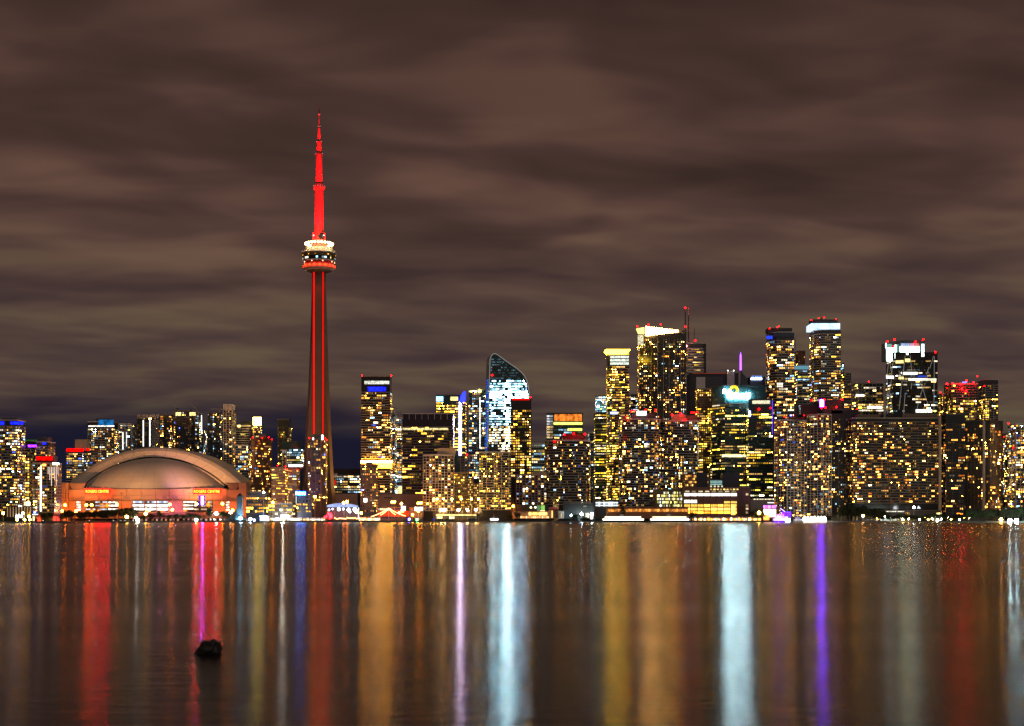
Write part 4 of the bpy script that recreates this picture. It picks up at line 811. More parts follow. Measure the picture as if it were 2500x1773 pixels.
# ------------------------------------------------------------------ domed stadium
def stadium():
    Yw = 1995.0
    root = thing('stadium', 'domed stadium with pale segmented roof and two red lit signs', 'stadium', (wx(376, Yw), Yw, GZ)); l = root.location
    pan = mat('stadium_concrete', (.27, .175, .11), .75, scale=.08); roof = mat('roof_membrane', (.52, .43, .36), .55, var=.12, scale=.06); rim = mat('roof_rim', (.56, .44, .35), .6, var=.15, scale=.05)
    # podium wall in panels
    part_px(root, 'podium', 160, 590, 1251, 1266, Yw + 2, 60, M_CONB)
    xs = [205 + i * 34.8 for i in range(11)]
    for a, c in zip(xs, xs[1:]):
        part_px(root, 'wall_panel', a + .35, c - .35, 1194.5, 1209.5, Yw + 1.2, 4, pan); part_px(root, 'wall_panel', a + .35, c - .35, 1210.1, 1221, Yw + .8, 4.4, pan)
    part_px(root, 'backing_wall', 165, 590, 1196, 1252, Yw + 5.6, 30, mat('stadium_backing', (.25, .2, .17)))  # even grey-brown wall behind the panels
    part_px(root, 'ledge', 172, 581, 1221.3, 1223, Yw - 1.5, 7, M_CONB); part_px(root, 'coping', 204, 554, 1192.6, 1194.2, Yw, 6, M_DARK)
    for a, c in ((150, 184), (199, 208), (288, 323), (412, 446), (520, 550), (561, 598)): part_px(root, 'wall_panel', a, c, 1223.6, 1251, Yw + .5, 5, pan)
    for a, c in ((184, 199), (208, 288), (323, 412), (446, 520), (550, 561)): part_px(root, 'window_recess', a, c, 1223.6, 1251, Yw + 2.6, 3, M_GLS)
    rnd = random.Random(8)
    def bay(x0, x1, rows, n, col_, s, dim=0.0, h=3.2):
        w = (x1 - x0) / n
        for y in rows:
            for i in range(n):
                if rnd.random() < dim: continue
                part_px(root, 'window', x0 + i * w + .25, x0 + (i + 1) * w - .25, y, y + h, Yw + 2.1, .4, emit(col_, round(s * rnd.choice((.4, .8, 1, 1.6)), 2)))
    W1 = (1, .93, .78)
    bay(187, 197, (1225, 1231, 1237, 1243), 2, W1, 2.5)
    bay(209, 262, (1224.5, 1233, 1242), 9, (.8, .9, 1), .7, .3); bay(265, 287, (1225, 1233, 1241.5), 4, W1, 3)
    for a in (324.5, 354, 383.5):
        bay(a, a + 26.5, (1222.9 + 1,), 5, (.6, .75, 1), 1.4, .1, 4); bay(a, a + 26.5, (1231.5, 1240.5), 5, W1, 4.5, 0, 5); part_px(root, 'bay_mullion', a + 26.8, a + 28.6, 1223.6, 1251, Yw + .6, 3, pan)
    bay(448, 472, (1224.5, 1232.5, 1240.5), 5, W1, 3.2); bay(474, 518, (1224.5, 1233, 1242), 8, (1, .8, .55), 1.5, .25); bay(551.5, 560, (1225, 1231, 1237, 1243), 2, W1, 2.5)
    part_px(root, 'lit_sill', 326, 412, 1250.2, 1251.4, Yw - .6, 1, emit((1, .35, .15), 1.2))
    for a, c in ((196, 207), (238, 246), (301, 317), (397, 406), (418, 435), (501, 507), (545, 556)): part_px(root, 'wall_vent', a, c, 1212, 1217.5, Yw + .5, .4, mat('vent_grey', (.16, .12, .11)))
    part_px(root, 'led_screen', 485, 500, 1210, 1235, Yw - .5, 1.2, room((.12, .06, .8), 1.2, .3)); part_px(root, 'led_screen_image', 491.5, 496.5, 1212, 1232, Yw - .9, .3, emit((.72, .04, 1), 240))
    # corner piers and sloping notches
    for s, xo, xi, xn in ((1, 148, 167, 207), (-1, 602, 583, 552)):
        x = lambda q: wx(q, Yw) - l.x
        for q in range(3):
            a = xo + (xi - xo) * q / 3 + s * .3; c = xo + (xi - xo) * (q + 1) / 3 - s * .3
            b = MB(); b.box(min(x(a), x(c)), max(x(a), x(c)), -2 + q * .4, 30, 0, wz(1179, Yw) - GZ); b.build('corner_pier', pan, root)
        b = MB(); zt, zm = wz(1180, Yw) - GZ, wz(1196, Yw) - GZ
        b.loft([[(x(xi), y, zt), (x(xi + s * 7), y, zm), (x(xn - s * 6), y, zm), (x(xn), y, zt)] if s > 0 else [(x(xn), y, zt), (x(xn - s * 6), y, zm), (x(xi + s * 7), y, zm), (x(xi), y, zt)] for y in (12, 4)]); b.build('roof_track_box', M_CONB, root)
        b = MB(); b.box(min(x(xi), x(xn)), max(x(xi), x(xn)), 2.5, 12, wz(1252, Yw) - GZ, zm - .1); b.build('corner_wall', pan, root)
        b = MB(); b.box(min(x(xi), x(xn)) - 3, max(x(xi), x(xn)), 6, 16, zt, zt + 1); b.build('roof_track', M_DARK, root)
    # roof: great rear arch (segments) and the front quarter dome (gores)
    Ya = 2075.0; cxm = wx(378, Ya) - l.x; k = Ya / F; ca = Ya - l.y
    def arc(c, sg, yb, u, y):      # circular arch: half chord, rise, springing row
        Rr = (c * c + sg * sg) / (2 * sg); a = math.asin(c / Rr) * (1 - 2 * u / math.pi)
        return (cxm + Rr * math.sin(a) * k, y, wz(yb, Ya) - GZ + (Rr * math.cos(a) - Rr + sg) * k)
    cs = [(215, 87.5, 1177, ca + 110), (215, 87.5, 1177, ca + 30), (213.5, 86.5, 1177, ca + 15), (208.5, 84, 1178, ca + 6), (199, 79.5, 1180, ca + 1.5), (186, 73.5, 1182.5, ca), (173.5, 69, 1184, ca - .3)]
    ns = 16
    for i in range(ns):
        b = MB(); t0, t1 = math.pi * i / ns + .0015, math.pi * (i + 1) / ns - .0015
        for q in range(4):
            u0 = t0 + (t1 - t0) * q / 4; u1 = t0 + (t1 - t0) * (q + 1) / 4
            for (a0, b0, q0, y0), (a1, b1, q1, y1) in zip(cs, cs[1:]): b.face([arc(a0, b0, q0, u1, y0), arc(a0, b0, q0, u0, y0), arc(a1, b1, q1, u0, y1), arc(a1, b1, q1, u1, y1)][::-1])
        b.build('roof_arch_segment', rim, root)
    n = 60
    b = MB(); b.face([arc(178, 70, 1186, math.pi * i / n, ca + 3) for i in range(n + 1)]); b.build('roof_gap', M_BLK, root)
    b = MB()
    for i in range(n):
        u0, u1 = math.pi * i / n, math.pi * (i + 1) / n; o_, i_ = (171.5, 67.5, 1186.5), (168, 65, 1188)
        b.face([arc(*o_, u0, ca - 2), arc(*o_, u1, ca - 2), arc(*i_, u1, ca - 2.4), arc(*i_, u0, ca - 2.4)])
        b.face([arc(*o_, u0, ca + 5), arc(*o_, u1, ca + 5), arc(*o_, u1, ca - 2), arc(*o_, u0, ca - 2)])
    b.build('roof_lip', rim, root)
    zd = wz(1194, 2003) - GZ; cc_, sg = 174 * k, (wz(1120, Ya) - GZ - zd); C = 77.0; Rr = (cc_ ** 2 + sg ** 2) / (2 * sg); ng = 18
    P = lambda f, t, s=1.0: (cxm + cc_ * f * math.cos(t), ca - 1 - C * f * math.sin(t), zd - (1 - s) * 40 + math.sqrt(max(0, Rr ** 2 - (cc_ * f) ** 2)) - Rr + sg)
    for i in range(ng):
        b = MB(); t0, t1 = math.pi * i / ng + .001, math.pi * (i + 1) / ng - .001; n, m_ = 12, 3
        for q in range(m_):
            for j in range(n):
                u0 = t0 + (t1 - t0) * q / m_; u1 = t0 + (t1 - t0) * (q + 1) / m_; f0 = 1 - j / n; f1 = 1 - (j + 1) / n
                b.face([P(f0, u1), P(f0, u0), P(f1, u0), P(f1, u1)])
        b.build('roof_panel', roof, root)
    b = MB()
    for i in range(36):
        for j in range(8): b.face([P(1 - j / 8, math.pi * (i + 1) / 36, .985), P(1 - j / 8, math.pi * i / 36, .985), P(1 - (j + 1) / 8, math.pi * i / 36, .985), P(1 - (j + 1) / 8, math.pi * (i + 1) / 36, .985)])
    b.build('roof_lining', M_CONB, root)
    # lit signs
    for a, c in ((207, 268), (471, 539)):
        sb = part_px(root, 'sign_glow_board', a, c, 1193.5, 1206.5, Yw - .8, .8, emit((1, .0006, .0003), 95), label='added red glow board behind the lettering'); text_px(root, 'sign_lettering', 'ROGERS CENTRE', a + 2.5, c - 2.5, 1203.4, 7.0, Yw - 1.3, emit((1, .55, .04), 4), .15, .0, parent=sb)  # board added to give the red glow that bleeds round the letters
    # unseen fill lights, added: sodium on the wall, violet in the middle, warm wash on the roof
    so = (1, .15, .004)
    for x, e in ((165, 2.0e4), (230, 1.7e4), (300, 2.4e4), (545, 2.2e4), (585, 2.0e4), (500, 1.2e4)): light('POINT', 'wall_fill', (wx(x, Yw), Yw - 16, wz(1247, Yw)), e, so, root, rad=.6)
    for x in (395, 435): light('POINT', 'wall_fill', (wx(x, Yw), Yw - 16, wz(1244, Yw)), 2.0e4, (.75, .16, .55), root, rad=.6)
    def sp(x, y, dy, tx, ty, e, c, size): light('SPOT', 'roof_fill', (wx(x, Yw), Yw + dy, wz(y, Yw)), e, c, root, (wx(tx, Yw), Yw + 60, wz(ty, Yw)), size, 1.0, 1.0)
    sp(330, 1205, -70, 340, 1130, 3.4e5, (1, .50, .20), 80); sp(490, 1205, -70, 480, 1130, 1.1e6, (1, .46, .17), 70); sp(200, 1205, -60, 230, 1140, 2.6e5, (1, .46, .17), 70)
    sp(490, 1205, -70, 405, 1170, 2.2e5, (.35, .10, .9), 34)
stadium()

# ------------------------------------------------------------------ brick terminal on the quay
def terminal():
    Y = 1905.0
    root = thing('terminal_building', 'large brick quay terminal with bright rows of big windows', 'building', (wx(1716, Y), Y, GZ)); rnd = random.Random(4); l = root.location
    olive = mat('olive_brick', (.14, .12, .04))
    part_px(root, 'wall', 1666, 1801, 1192, 1266, Y, 50, M_BRK); part_px(root, 'dark_end_wall', 1801.2, 1832, 1190, 1266, Y + 1, 48, mat('end_brick', (.10, .045, .03)))
    part_px(root, 'west_wing', 1601, 1665.6, 1196, 1266, Y + 4, 40, olive)
    part_px(root, 'setback_storey', 1671, 1731, 1157, 1191.5, Y + 14, 20, M_BRK); part_px(root, 'setback_storey', 1733, 1764, 1170, 1191.5, Y + 12, 20, M_DARK); part_px(root, 'plant_room', 1765, 1807, 1156, 1189.5, Y + 10, 26, M_BLK); part_px(root, 'plant_room', 1700, 1728, 1155, 1190, Y + 11, 2, M_BLK)
    part_px(root, 'cornice', 1665.5, 1832.5, 1189.5, 1192, Y - .8, 50, M_CONB); part_px(root, 'wing_cornice', 1600.5, 1665, 1194, 1196, Y + 3.2, 40, olive)
    def win(x0, x1, y0, y1, c, s, dy=-.3, name='window'): return part_px(root, name, x0, x1, y0, y1, Y + dy, .5, room(c, s, .6, .45))
    for i in range(10):     # main front bays: 16 px apart
        x = 1671 + i * 16.2 if i < 8 else 1806 + (i - 8) * 14
        if i >= 8: continue
        w = 14
        part_px(root, 'brick_pier', x + w + .2, x + 16, 1196, 1262, Y - 1.1, 1, M_BRK)
        win(x, x + w, 1204.5, 1211, (1, .97, .9), rnd.choice((5, 5, 3.5)))
        win(x + 2, x + w - 2, 1198.5, 1201.5, (1, .85, .45), rnd.choice((.4, 1.2)))
        if i < 2: win(x, x + w, 1221, 1228, (1, .95, .75), 4.5)
        elif i >= 6: win(x, x + w, 1224, 1229, (1, .62, .12), 2.2)
        win(x, x + w, 1231.5, 1237.5, (1, .62, .08), rnd.choice((2, 3.5, 5))); win(x, x + w, 1240, 1246.5, (1, .55, .08) if i < 5 else (1, .4, .08), rnd.choice((3, 6)))
        win(x, x + w, 1249, 1254, (1, .4, .03), rnd.choice((3, 6, 9)))
        for m in range(1, 4): part_px(root, 'mullion', x + m * w / 4 - .25, x + m * w / 4 + .25, 1204.5, 1254, Y - .45, .1, M_BRK)
    win(1785, 1795, 1232, 1257, (1, .45, .08), 5, -.6, 'entrance_glazing')
    for y in (1204.5, 1232, 1240, 1249): win(1821, 1827, y, y + 5, (1, .7, .4), rnd.choice((.5, 1.2)), .5)
    for r, y in enumerate((1201, 1208, 1216, 1224, 1232, 1240)):
        for i in range(19):
            if rnd.random() < (.75 if r in (1, 2, 3) else .5): win(1604.5 + i * 3.2, 1606.9 + i * 3.2, y, y + 5, rnd.choice(((1, .75, .25), (.85, .8, .2), (.9, .97, .8))), rnd.choice((.8, 2, 5)), 3.7)
    win(1607, 1632, 1241, 1246.5, (1, .95, .8), 3.2, 3.4)
    for i in range(5): win(1674 + i * 10, 1680 + i * 10, 1161 + (i % 2) * 14, 1166 + (i % 2) * 14, (1, .5, .1), rnd.choice((.4, 1.5)), 13.5)
    for i in range(14):
        for r in range(4):
            if (i * 5 + r * 3) % 7 < 4: win(1673 + i * 4.1, 1675.6 + i * 4.1, 1160 + r * 7.6, 1164 + r * 7.6, ((1, .45, .07), (1, .62, .15), (1, .35, .04))[(i + r) % 3], (.8, 2.2, 4)[(i * 2 + r) % 3], 13.6)
    for i in range(9): win(1734 + i * 8, 1738.6 + i * 8, 1193.6, 1196.6, (1, .7, .2), (1, 3, 2)[i % 3], -.35)
    for y in (1174, 1178, 1182): win(1734, 1763, y, y + 2, (.5, .9, .85), 1.0, 11.6)
    for i in range(4): win(1734 + i * 9, 1738 + i * 9, 1186, 1190, (1, .85, .5), 1.5, 11.6)
terminal()

# ------------------------------------------------------------------ low waterfront buildings
def low(name, label, x0, x1, yt, Y, d, body, cat='building', yb=1266):
    r = thing(name, label, cat, (wx((x0 + x1) / 2, Y), Y, GZ))
    part_px(r, 'wall', x0, x1, yt, yb, Y, d, body)
    part_px(r, 'roof_slab', x0 - .8, x1 + .8, yt - 1.2, yt, Y - 1, d + 2, M_CONB)
    return r
def lit_row(r, x0, x1, y0, y1, n, Y, c, s, gap=.2, seed=1, drop=0.0):
    rnd = random.Random(seed); w = (x1 - x0) / n
    for i in range(n):
        if rnd.random() < drop: continue
        part_px(r, 'window', x0 + i * w + w * gap / 2, x0 + (i + 1) * w - w * gap / 2, y0, y1, Y - .3, .25, emit(c, round(s * rnd.choice((.4, .7, 1, 1.4)), 2)))
q = low('pavilion', 'low columned pavilion with white lit forecourt at far left', 15, 76, 1236, 1745, 20, M_GLS)
for i in range(9): part_px(q, 'column', 17 + i * 7, 19 + i * 7, 1238, 1262, 1743, 1, M_CONL)
part_px(q, 'lit_canopy', 38, 54, 1258, 1264, 1741, 1, emit((1, 1, .9), 7)); part_px(q, 'sign_light', 45, 53, 1234, 1237, 1742, .5, emit((.9, 1, 1), 4))
lit_row(q, 58, 74, 1225, 1235, 3, 1742, (1, .85, .45), 3)
q = low('kiosk', 'small kiosk with blue sign and red lit screen at far left', 78, 101, 1256, 1720, 8, M_DARK)
part_px(q, 'blue_sign', 80.5, 89, 1248, 1255, 1719, .5, emit((.02, .06, .9), 2)); part_px(q, 'sign_lamp', 83, 86, 1249.5, 1252.5, 1718.4, .4, emit((.5, .7, 1), 10)); part_px(q, 'white_fascia', 79, 93, 1255.5, 1257.2, 1718.5, .5, emit((.9, 1, 1), 3)); part_px(q, 'red_screen', 91, 100, 1257.5, 1274, 1719, .5, room((1, .06, .02), 3.5, .6)); part_px(q, 'lit_door', 80, 84, 1261, 1272, 1719, .4, emit((1, .8, .4), 2))
q = low('pavilion', 'small red-lit stall cluster between trees at left', 128, 146, 1258, 1730, 8, M_DARK); lit_row(q, 129, 146, 1260, 1272, 5, 1729, (1, .05, .03), 3, .4, 3)
q = low('grain_tower', 'slim grey-blue pointed tower in front of the stadium right corner', 578, 591, 1212, 1830, 8, mat('slate_blue', (.10, .13, .15)), 'tower'); b = MB(); Yt = 1830
b.loft([[(wx(578, Yt) - q.location.x, 0, wz(1211, Yt) - GZ), (wx(591, Yt) - q.location.x, 0, wz(1211, Yt) - GZ), (wx(591, Yt) - q.location.x, 8, wz(1211, Yt) - GZ), (wx(578, Yt) - q.location.x, 8, wz(1211, Yt) - GZ)], [(wx(584, Yt) - q.location.x, 3.6, wz(1203, Yt) - GZ), (wx(585, Yt) - q.location.x, 3.6, wz(1203, Yt) - GZ), (wx(585, Yt) - q.location.x, 4.4, wz(1203, Yt) - GZ), (wx(584, Yt) - q.location.x, 4.4, wz(1203, Yt) - GZ)]]); b.build('pointed_roof', M_DARK, q)
q = thing('tent', 'dark peaked tent roof beside the slim pointed tower', 'tent', (wx(575, 1826), 1826, GZ)); b = MB(); b.lathe([(16, 2), (9, 5), (3.5, 10), (.6, 14.5)], 12); b.build('canvas', mat('dark_canvas', (.05, .07, .08)), q, (0, 8, 0)); b = MB(); b.lathe([(15, 0), (15, 2.2)], 12); b.build('skirt', M_DARK, q, (0, 8, 0))
q = low('boathouse', 'small white-columned boathouse lit blue at the quay', 634, 654, 1262, 1875, 8, M_WHT, yb=1273)
for i in range(7): part_px(q, 'column', 635 + i * 2.9, 636 + i * 2.9, 1263, 1273, 1873.5, .5, emit((.7, .9, 1), 1.8))
part_px(q, 'lit_eave', 633.5, 653, 1259.6, 1261, 1873.4, .6, emit((.9, 1, 1), 5))
# stage with canopy
q = thing('stage', 'open-air stage with pale blue canopy, white and red lights', 'stage', (wx(838, 1885), 1885, GZ)); Ys = 1885
b = MB(); n = 14
for i in range(n):
    f = lambda t: 1238 - 7.5 * math.sin(math.pi * (.1 + .85 * t)) ; t0, t1 = i / n, (i + 1) / n; xa, xb = 798 + 76 * t0, 798 + 76 * t1
    P = lambda x, y, dy: (wx(x, Ys + dy) - q.location.x, dy, wz(y, Ys + dy) - GZ)
    b.face([P(xa, f(t0), 0), P(xb, f(t1), 0), P(xb, f(t1) - 2, 22), P(xa, f(t0) - 2, 22)]); b.face([P(xa, 1238.6, 0), P(xb, 1238.6, 0), P(xb, f(t1), 0), P(xa, f(t0), 0)])
b.build('canopy', room((.45, .55, 1.0), 1.3, .06, .5), q)
for x in (798, 816, 840, 854, 875): part_px(q, 'post', x, x + .8, 1238.5, 1268, Ys, .5, M_STEEL)
part_px(q, 'back_wall', 800, 874, 1240, 1268, Ys + 20, 1, M_DARK); part_px(q, 'deck', 797, 876, 1265, 1269, Ys - 1, 22, M_CONB)
for x, y, r in ((803, 1245, 1.2), (812, 1243, 1.1), (827, 1243.5, 2.2), (838, 1243, 1.3), (851, 1245, 2.4), (866, 1244, 2.6), (870, 1249, 2.4), (854, 1250, 1.4)): put('stage_lamp', ball_mesh(emit((.85, .92, 1), 10), 'st%.1f' % r, r), q, (wx(x, Ys) - q.location.x, 1, wz(y, Ys) - GZ))
rnd = random.Random(6)
for i in range(12): put('red_lamp', ball_mesh(emit((1, .004, .008), 70), 'rst', 1.0), q, (wx(792 + rnd.random() * 22, Ys) - q.location.x, -1 - rnd.random(), wz(1250 + rnd.random() * 16, Ys) - GZ))
for i in range(16): put('footlight', ball_mesh(emit((1, .5, .18), 7), 'ftl', .8), q, (wx(818 + i * 3.8, Ys) - q.location.x, -1.5, wz(1264 + rnd.random() * 3, Ys) - GZ))
part_px(q, 'side_post_light', 874.5, 876, 1240, 1265, Ys - .6, .5, emit((1, .95, .9), 4))
# string-light mast
q = thing('string_light_mast', 'tall mast with four sagging strings of warm lights', 'light mast', (wx(949, 1870), 1870, GZ)); b = MB(); Ym = 1870
b.tube((0, 0, 0), (0, 0, wz(1240, Ym) - GZ), .35, 6, .2); b.build('mast', M_CONL, q)
for xe, ye in ((907, 1262), (930, 1258), (967, 1257), (991, 1260)):
    pts = []
    for i in range(9):
        t = i / 8; x = 949 + (xe - 949) * t; y = 1241 + (ye - 1241) * t + 2.0 * math.sin(math.pi * t); pts.append(Vector((wx(x, Ym) - q.location.x, -6 * t, wz(y, Ym) - GZ)))
    b = MB()
    for a, c in zip(pts, pts[1:]): b.tube(a, c, .42, 5)
    b.build('light_string', emit((1, .5, .18), 6.0), q)
# pavilions in the middle
q = low('visitor_pavilion', 'low hall with blue-white end panel behind the light mast', 922, 990, 1239, 1925, 14, mat('navy_panel', (.03, .03, .10)))
lit_row(q, 923, 955, 1241, 1246, 7, 1924, (1, .75, .4), 2, .3, 2); part_px(q, 'end_panel', 979, 990, 1236, 1247, 1923, .5, room((.6, .65, 1), 6, .3)); part_px(q, 'red_base', 922, 1000, 1247, 1262, 1924, .5, mat('red_wall', (.4, .06, .03)))
q = low('cafe', 'white-lit cafe front left of the first front condo', 1000, 1033, 1240, 1915, 12, M_DARK); lit_row(q, 1012, 1033, 1238, 1247, 4, 1914, (.95, 1, 1), 4.5, .3, 5)
q = low('terrace', 'long glass terrace with warm eave lights below the front condos', 1062, 1164, 1256, 1890, 12, M_DARK); part_px(q, 'lit_eave', 1064, 1163, 1256.5, 1259, 1888.6, .5, room((1, .62, .2), 4, .12)); lit_row(q, 1066, 1080, 1261, 1266, 3, 1889, (1, .7, .25), 5, .2, 6); lit_row(q, 1096, 1110, 1261, 1267, 3, 1889, (1, .85, .5), 4, .2, 7)
for i in range(7): part_px(q, 'canopy_post', 1064 + i * 16.3, 1064.7 + i * 16.3, 1245, 1268, 1888, .4, M_STEEL)
q = low('arts_hall', 'low brown hall with green lit glass corner and glowing orange terrace', 1250, 1345, 1249, 1895, 14, M_CONT); part_px(q, 'upper_block', 1262, 1340, 1233, 1248, 1899, 12, M_BLK)
part_px(q, 'green_panel', 1311, 1320, 1234, 1248, 1897, .5, emit((.25, .45, .25), .5)); part_px(q, 'green_panel', 1321, 1330, 1234, 1248, 1897, .5, emit((.35, .75, .12), .9)); part_px(q, 'lit_sill', 1319, 1330, 1247, 1249.5, 1896.5, .5, emit((1, .9, .4), 4))
for x in (1296, 1307): put('wall_lamp', ball_mesh(emit((1, .85, .4), 10), 'wl', 1.1), q, (wx(x, 1897) - q.location.x, 1, wz(1239, 1897) - GZ))
lit_row(q, 1291, 1336, 1251, 1258, 9, 1894, (1, .45, .1), 5, .15, 8); lit_row(q, 1270, 1340, 1261, 1265, 16, 1893.5, (1, .5, .2), 3.5, .5, 9)
q = low('glass_cafe', 'round-roofed red-topped cafe beside the brown arts hall', 1332, 1362, 1241, 1905, 12, M_CONB); part_px(q, 'red_roof', 1331, 1363, 1238.5, 1244, 1903, 14, mat('red_canopy', (.5, .08, .06))); lit_row(q, 1334, 1350, 1247, 1264, 4, 1904, (1, .42, .12), 2, .3, 3)
q = low('theatre', 'dark windowless theatre block with tall chimney', 1376, 1452, 1229, 1905, 18, M_BLK); b = MB(); b.tube((wx(1450, 1900) - q.location.x, -2, 0), (wx(1450, 1900) - q.location.x, -2, wz(1174, 1900) - GZ), 1.35, 10, 1.15); b.build('chimney', M_BLK, q); part_px(q, 'skylight', 1424, 1432, 1235, 1237, 1904, .4, emit((1, .9, .7), .4)); lit_row(q, 1429, 1438, 1253, 1266, 2, 1904, (1, .95, .7), 3, .3, 2); part_px(q, 'lit_door', 1441, 1450, 1257, 1267, 1903.5, .4, emit((1, 1, .9), 6))
q = low('gatehouse', 'small pale stone gatehouse left of the dark theatre', 1363, 1377, 1248, 1900, 8, M_CONL); lit_row(q, 1365, 1376, 1253, 1264, 3, 1899, (1, .75, .5), .6, .5, 4)
q = low('parking_deck', 'open parking deck with bright white level lights', 1453, 1510, 1224, 1945, 20, M_DARK)
for y in (1226, 1232.5): lit_row(q, 1454, 1509, y, y + 3.2, 9, 1944, (.85, .97, 1), 2.6, .15, 3)
q = low('ferry_shed', 'long orange-lit ferry shed behind the two white ferries', 1482, 1680, 1239, 1892, 12, mat('shed_wood', (.3, .13, .05)))
for i in range(26): part_px(q, 'lit_bay', 1484 + i * 7.5, 1490.6 + i * 7.5, 1243, 1249.5, 1891, .4, room((1, .36, .06), (1.4, 2.2, .8)[i % 3], .4))
q = low('nightclub', 'small building under a violet neon sign beside the violet boat', 1863, 1896, 1242, 1890, 10, M_DARK); part_px(q, 'lit_front', 1864, 1894, 1243.5, 1262, 1889, .5, room((1, .62, .42), 14, .3)); part_px(q, 'orange_door', 1864, 1878, 1257, 1270, 1888.5, .4, room((1, .3, .05), 5, .5))
for i, w in enumerate((4, 3, 5, 3, 4, 5)): part_px(q, 'neon_letter', 1864 + i * 5.2, 1864 + i * 5.2 + w, 1234, 1240.5, 1889, .4, emit((.6, .12, 1), (5, 3, 6, 4, 5, 3)[i]))
for x0, x1, n, lab in ((1962, 1994, 4, 'row of blazing white party tents beside the white yacht'), (1995, 2018, 3, 'second row of blazing white party tents, right of the first')):
    q = thing('party_tent', lab, 'tent', (wx((x0 + x1) / 2, 1866), 1866, GZ)); w = (x1 - x0) / n; l = q.location
    for i in range(n):
        a, c = wx(x0 + i * w, 1866) - l.x, wx(x0 + (i + 1) * w - .4, 1866) - l.x; m = (a + c) / 2; b = MB(); b.box(a, c, 0, 6, 0, 3.2)
        b.loft([[(a, 0, 3.21), (c, 0, 3.21), (c, 6, 3.21), (a, 6, 3.21)], [(m - .2, 2.8, 6), (m + .2, 2.8, 6), (m + .2, 3.2, 6), (m - .2, 3.2, 6)]]); b.build('canvas', emit((1, .95, .85), 16), q)
q = low('shop_row', 'low dark podium with white string lights right of brick terminal', 1833, 1892, 1219, 1960, 14, mat('podium_grey', (.12, .10, .09))); lit_row(q, 1838, 1890, 1218, 1220, 16, 1959, (1, .9, .6), 3, .6, 4); part_px(q, 'sign_bar', 1874, 1891, 1227, 1228.2, 1958.6, .4, emit((1, .95, .9), 3))
q = low('promenade_hall', 'dark low hall with a line of small white lights under the wide slab', 2150, 2298, 1247, 1900, 12, M_BLK); lit_row(q, 2162, 2208, 1248, 1250, 14, 1899, (1, .95, .8), 2, .5, 2); lit_row(q, 2210, 2222, 1251, 1258, 3, 1899, (1, .5, .1), .8, .5, 3); lit_row(q, 2286, 2300, 1252, 1256, 3, 1899, (1, .8, .3), 2.5, .3, 3)
b = MB(); l = q.location; b.loft([[(wx(2238, 1898) - l.x, -3, wz(1242, 1898) - GZ), (wx(2248, 1898) - l.x, -3, wz(1242, 1898) - GZ), (wx(2243, 1898) - l.x, 2, wz(1242, 1898) - GZ)], [(wx(2242, 1898) - l.x, -1.5, wz(1235, 1898) - GZ), (wx(2243, 1898) - l.x, -1.5, wz(1235, 1898) - GZ), (wx(2242.5, 1898) - l.x, -1.2, wz(1235, 1898) - GZ)]]); b.build('white_canopy', emit((.8, .9, 1), 1.2), q)

# ------------------------------------------------------------------ boats
def ferry(label, x0, x1, Y, decks, hullm, name='ferry', cat='ferry'):
    q = thing(name, label, cat, (wx((x0 + x1) / 2, Y), Y, 0)); a, c = wx(x0, Y) - q.location.x, wx(x1, Y) - q.location.x; w = 5.5
    b = MB(); sec = lambda s, z, i: [(a + i, 0, z), (a + i * 2.4, -w * s, z), (c - i * 3.4, -w * s, z), (c + 1.5 - i, 0, z), (c - i * 3.4, w * s, z), (a + i * 2.4, w * s, z)]
    b.loft([sec(.7, -.6, 1.4), sec(.95, .9, .8), sec(1, 2.2, .5)]); b.build('hull', hullm, q)
    z = 2.2
    for n, (ins, h, c_, s) in enumerate(decks):
        b = MB(); b.box(a + ins, c - ins * 1.3, -w * .82, w * .82, z, z + h); b.build('cabin', M_WHT, q); b = MB(); b.box(a + ins - .8, c - ins * 1.3 + .8, -w * .9, w * .9, z + h, z + h + .25); b.build('deck', M_WHT, q)
        m = int((c - a - ins * 2.3) / 3.0)
        for i in range(m):
            x = a + ins + .5 + i * 3.0; b = MB(); b.face([(x, -w * .82 - .06, z + h * .3), (x + 2.4, -w * .82 - .06, z + h * .3), (x + 2.4, -w * .82 - .06, z + h * .85), (x, -w * .82 - .06, z + h * .85)]); b.build('window', emit(c_, round(s * (1, .7, 1.2)[(i * 7 + n) % 3], 2)), q)
        z += h + .25
    b = MB(); b.box(a + (c - a) * .42, a + (c - a) * .5, -1.6, 1.6, z, z + 2.2); b.build('wheelhouse', M_WHT, q)
    b = MB(); b.tube((a + (c - a) * .46, 0, z + 2.2), (a + (c - a) * .46, 0, z + 6), .12, 5); b.build('mast', M_STEEL, q)
    return q
WF = (1, .80, .55)
ferry('white double-deck ferry with long lit window rows, left of two', 1468, 1576, 1850, [(1.5, 2.6, WF, 12), (4, 2.6, (1, .7, .4), 7)], M_BLK)
ferry('white double-deck ferry with long lit window rows, right of two', 1584, 1690, 1850, [(1.5, 2.6, WF, 12), (4, 2.6, (1, .6, .25), 7)], M_BLK)
p = ferry('violet-lit party boat with lit stern decks and slanting mast line', 1884, 1930, 1840, [(1.5, 2.4, (.35, .25, 1), 6), (3.5, 2.4, (.3, .18, 1), 5), (7, 2.0, (.25, .1, 1), 4)], mat('violet_hull', (.05, .04, .3)), 'party_boat', 'boat')
b = MB(); l = p.location; b.tube((wx(1905, 1840) - l.x, 0, 8), (wx(1905, 1840) - l.x, 0, wz(1240, 1840)), .18, 5); b.build('signal_mast', emit((.25, .1, 1), 1.2), p)
b = MB(); b.tube((wx(1905, 1840) - l.x, -.2, wz(1241, 1840)), (wx(1922, 1840) - l.x, -.2, wz(1254, 1840)), .3, 5); b.build('light_string', emit((.6, .4, 1), 5), p)
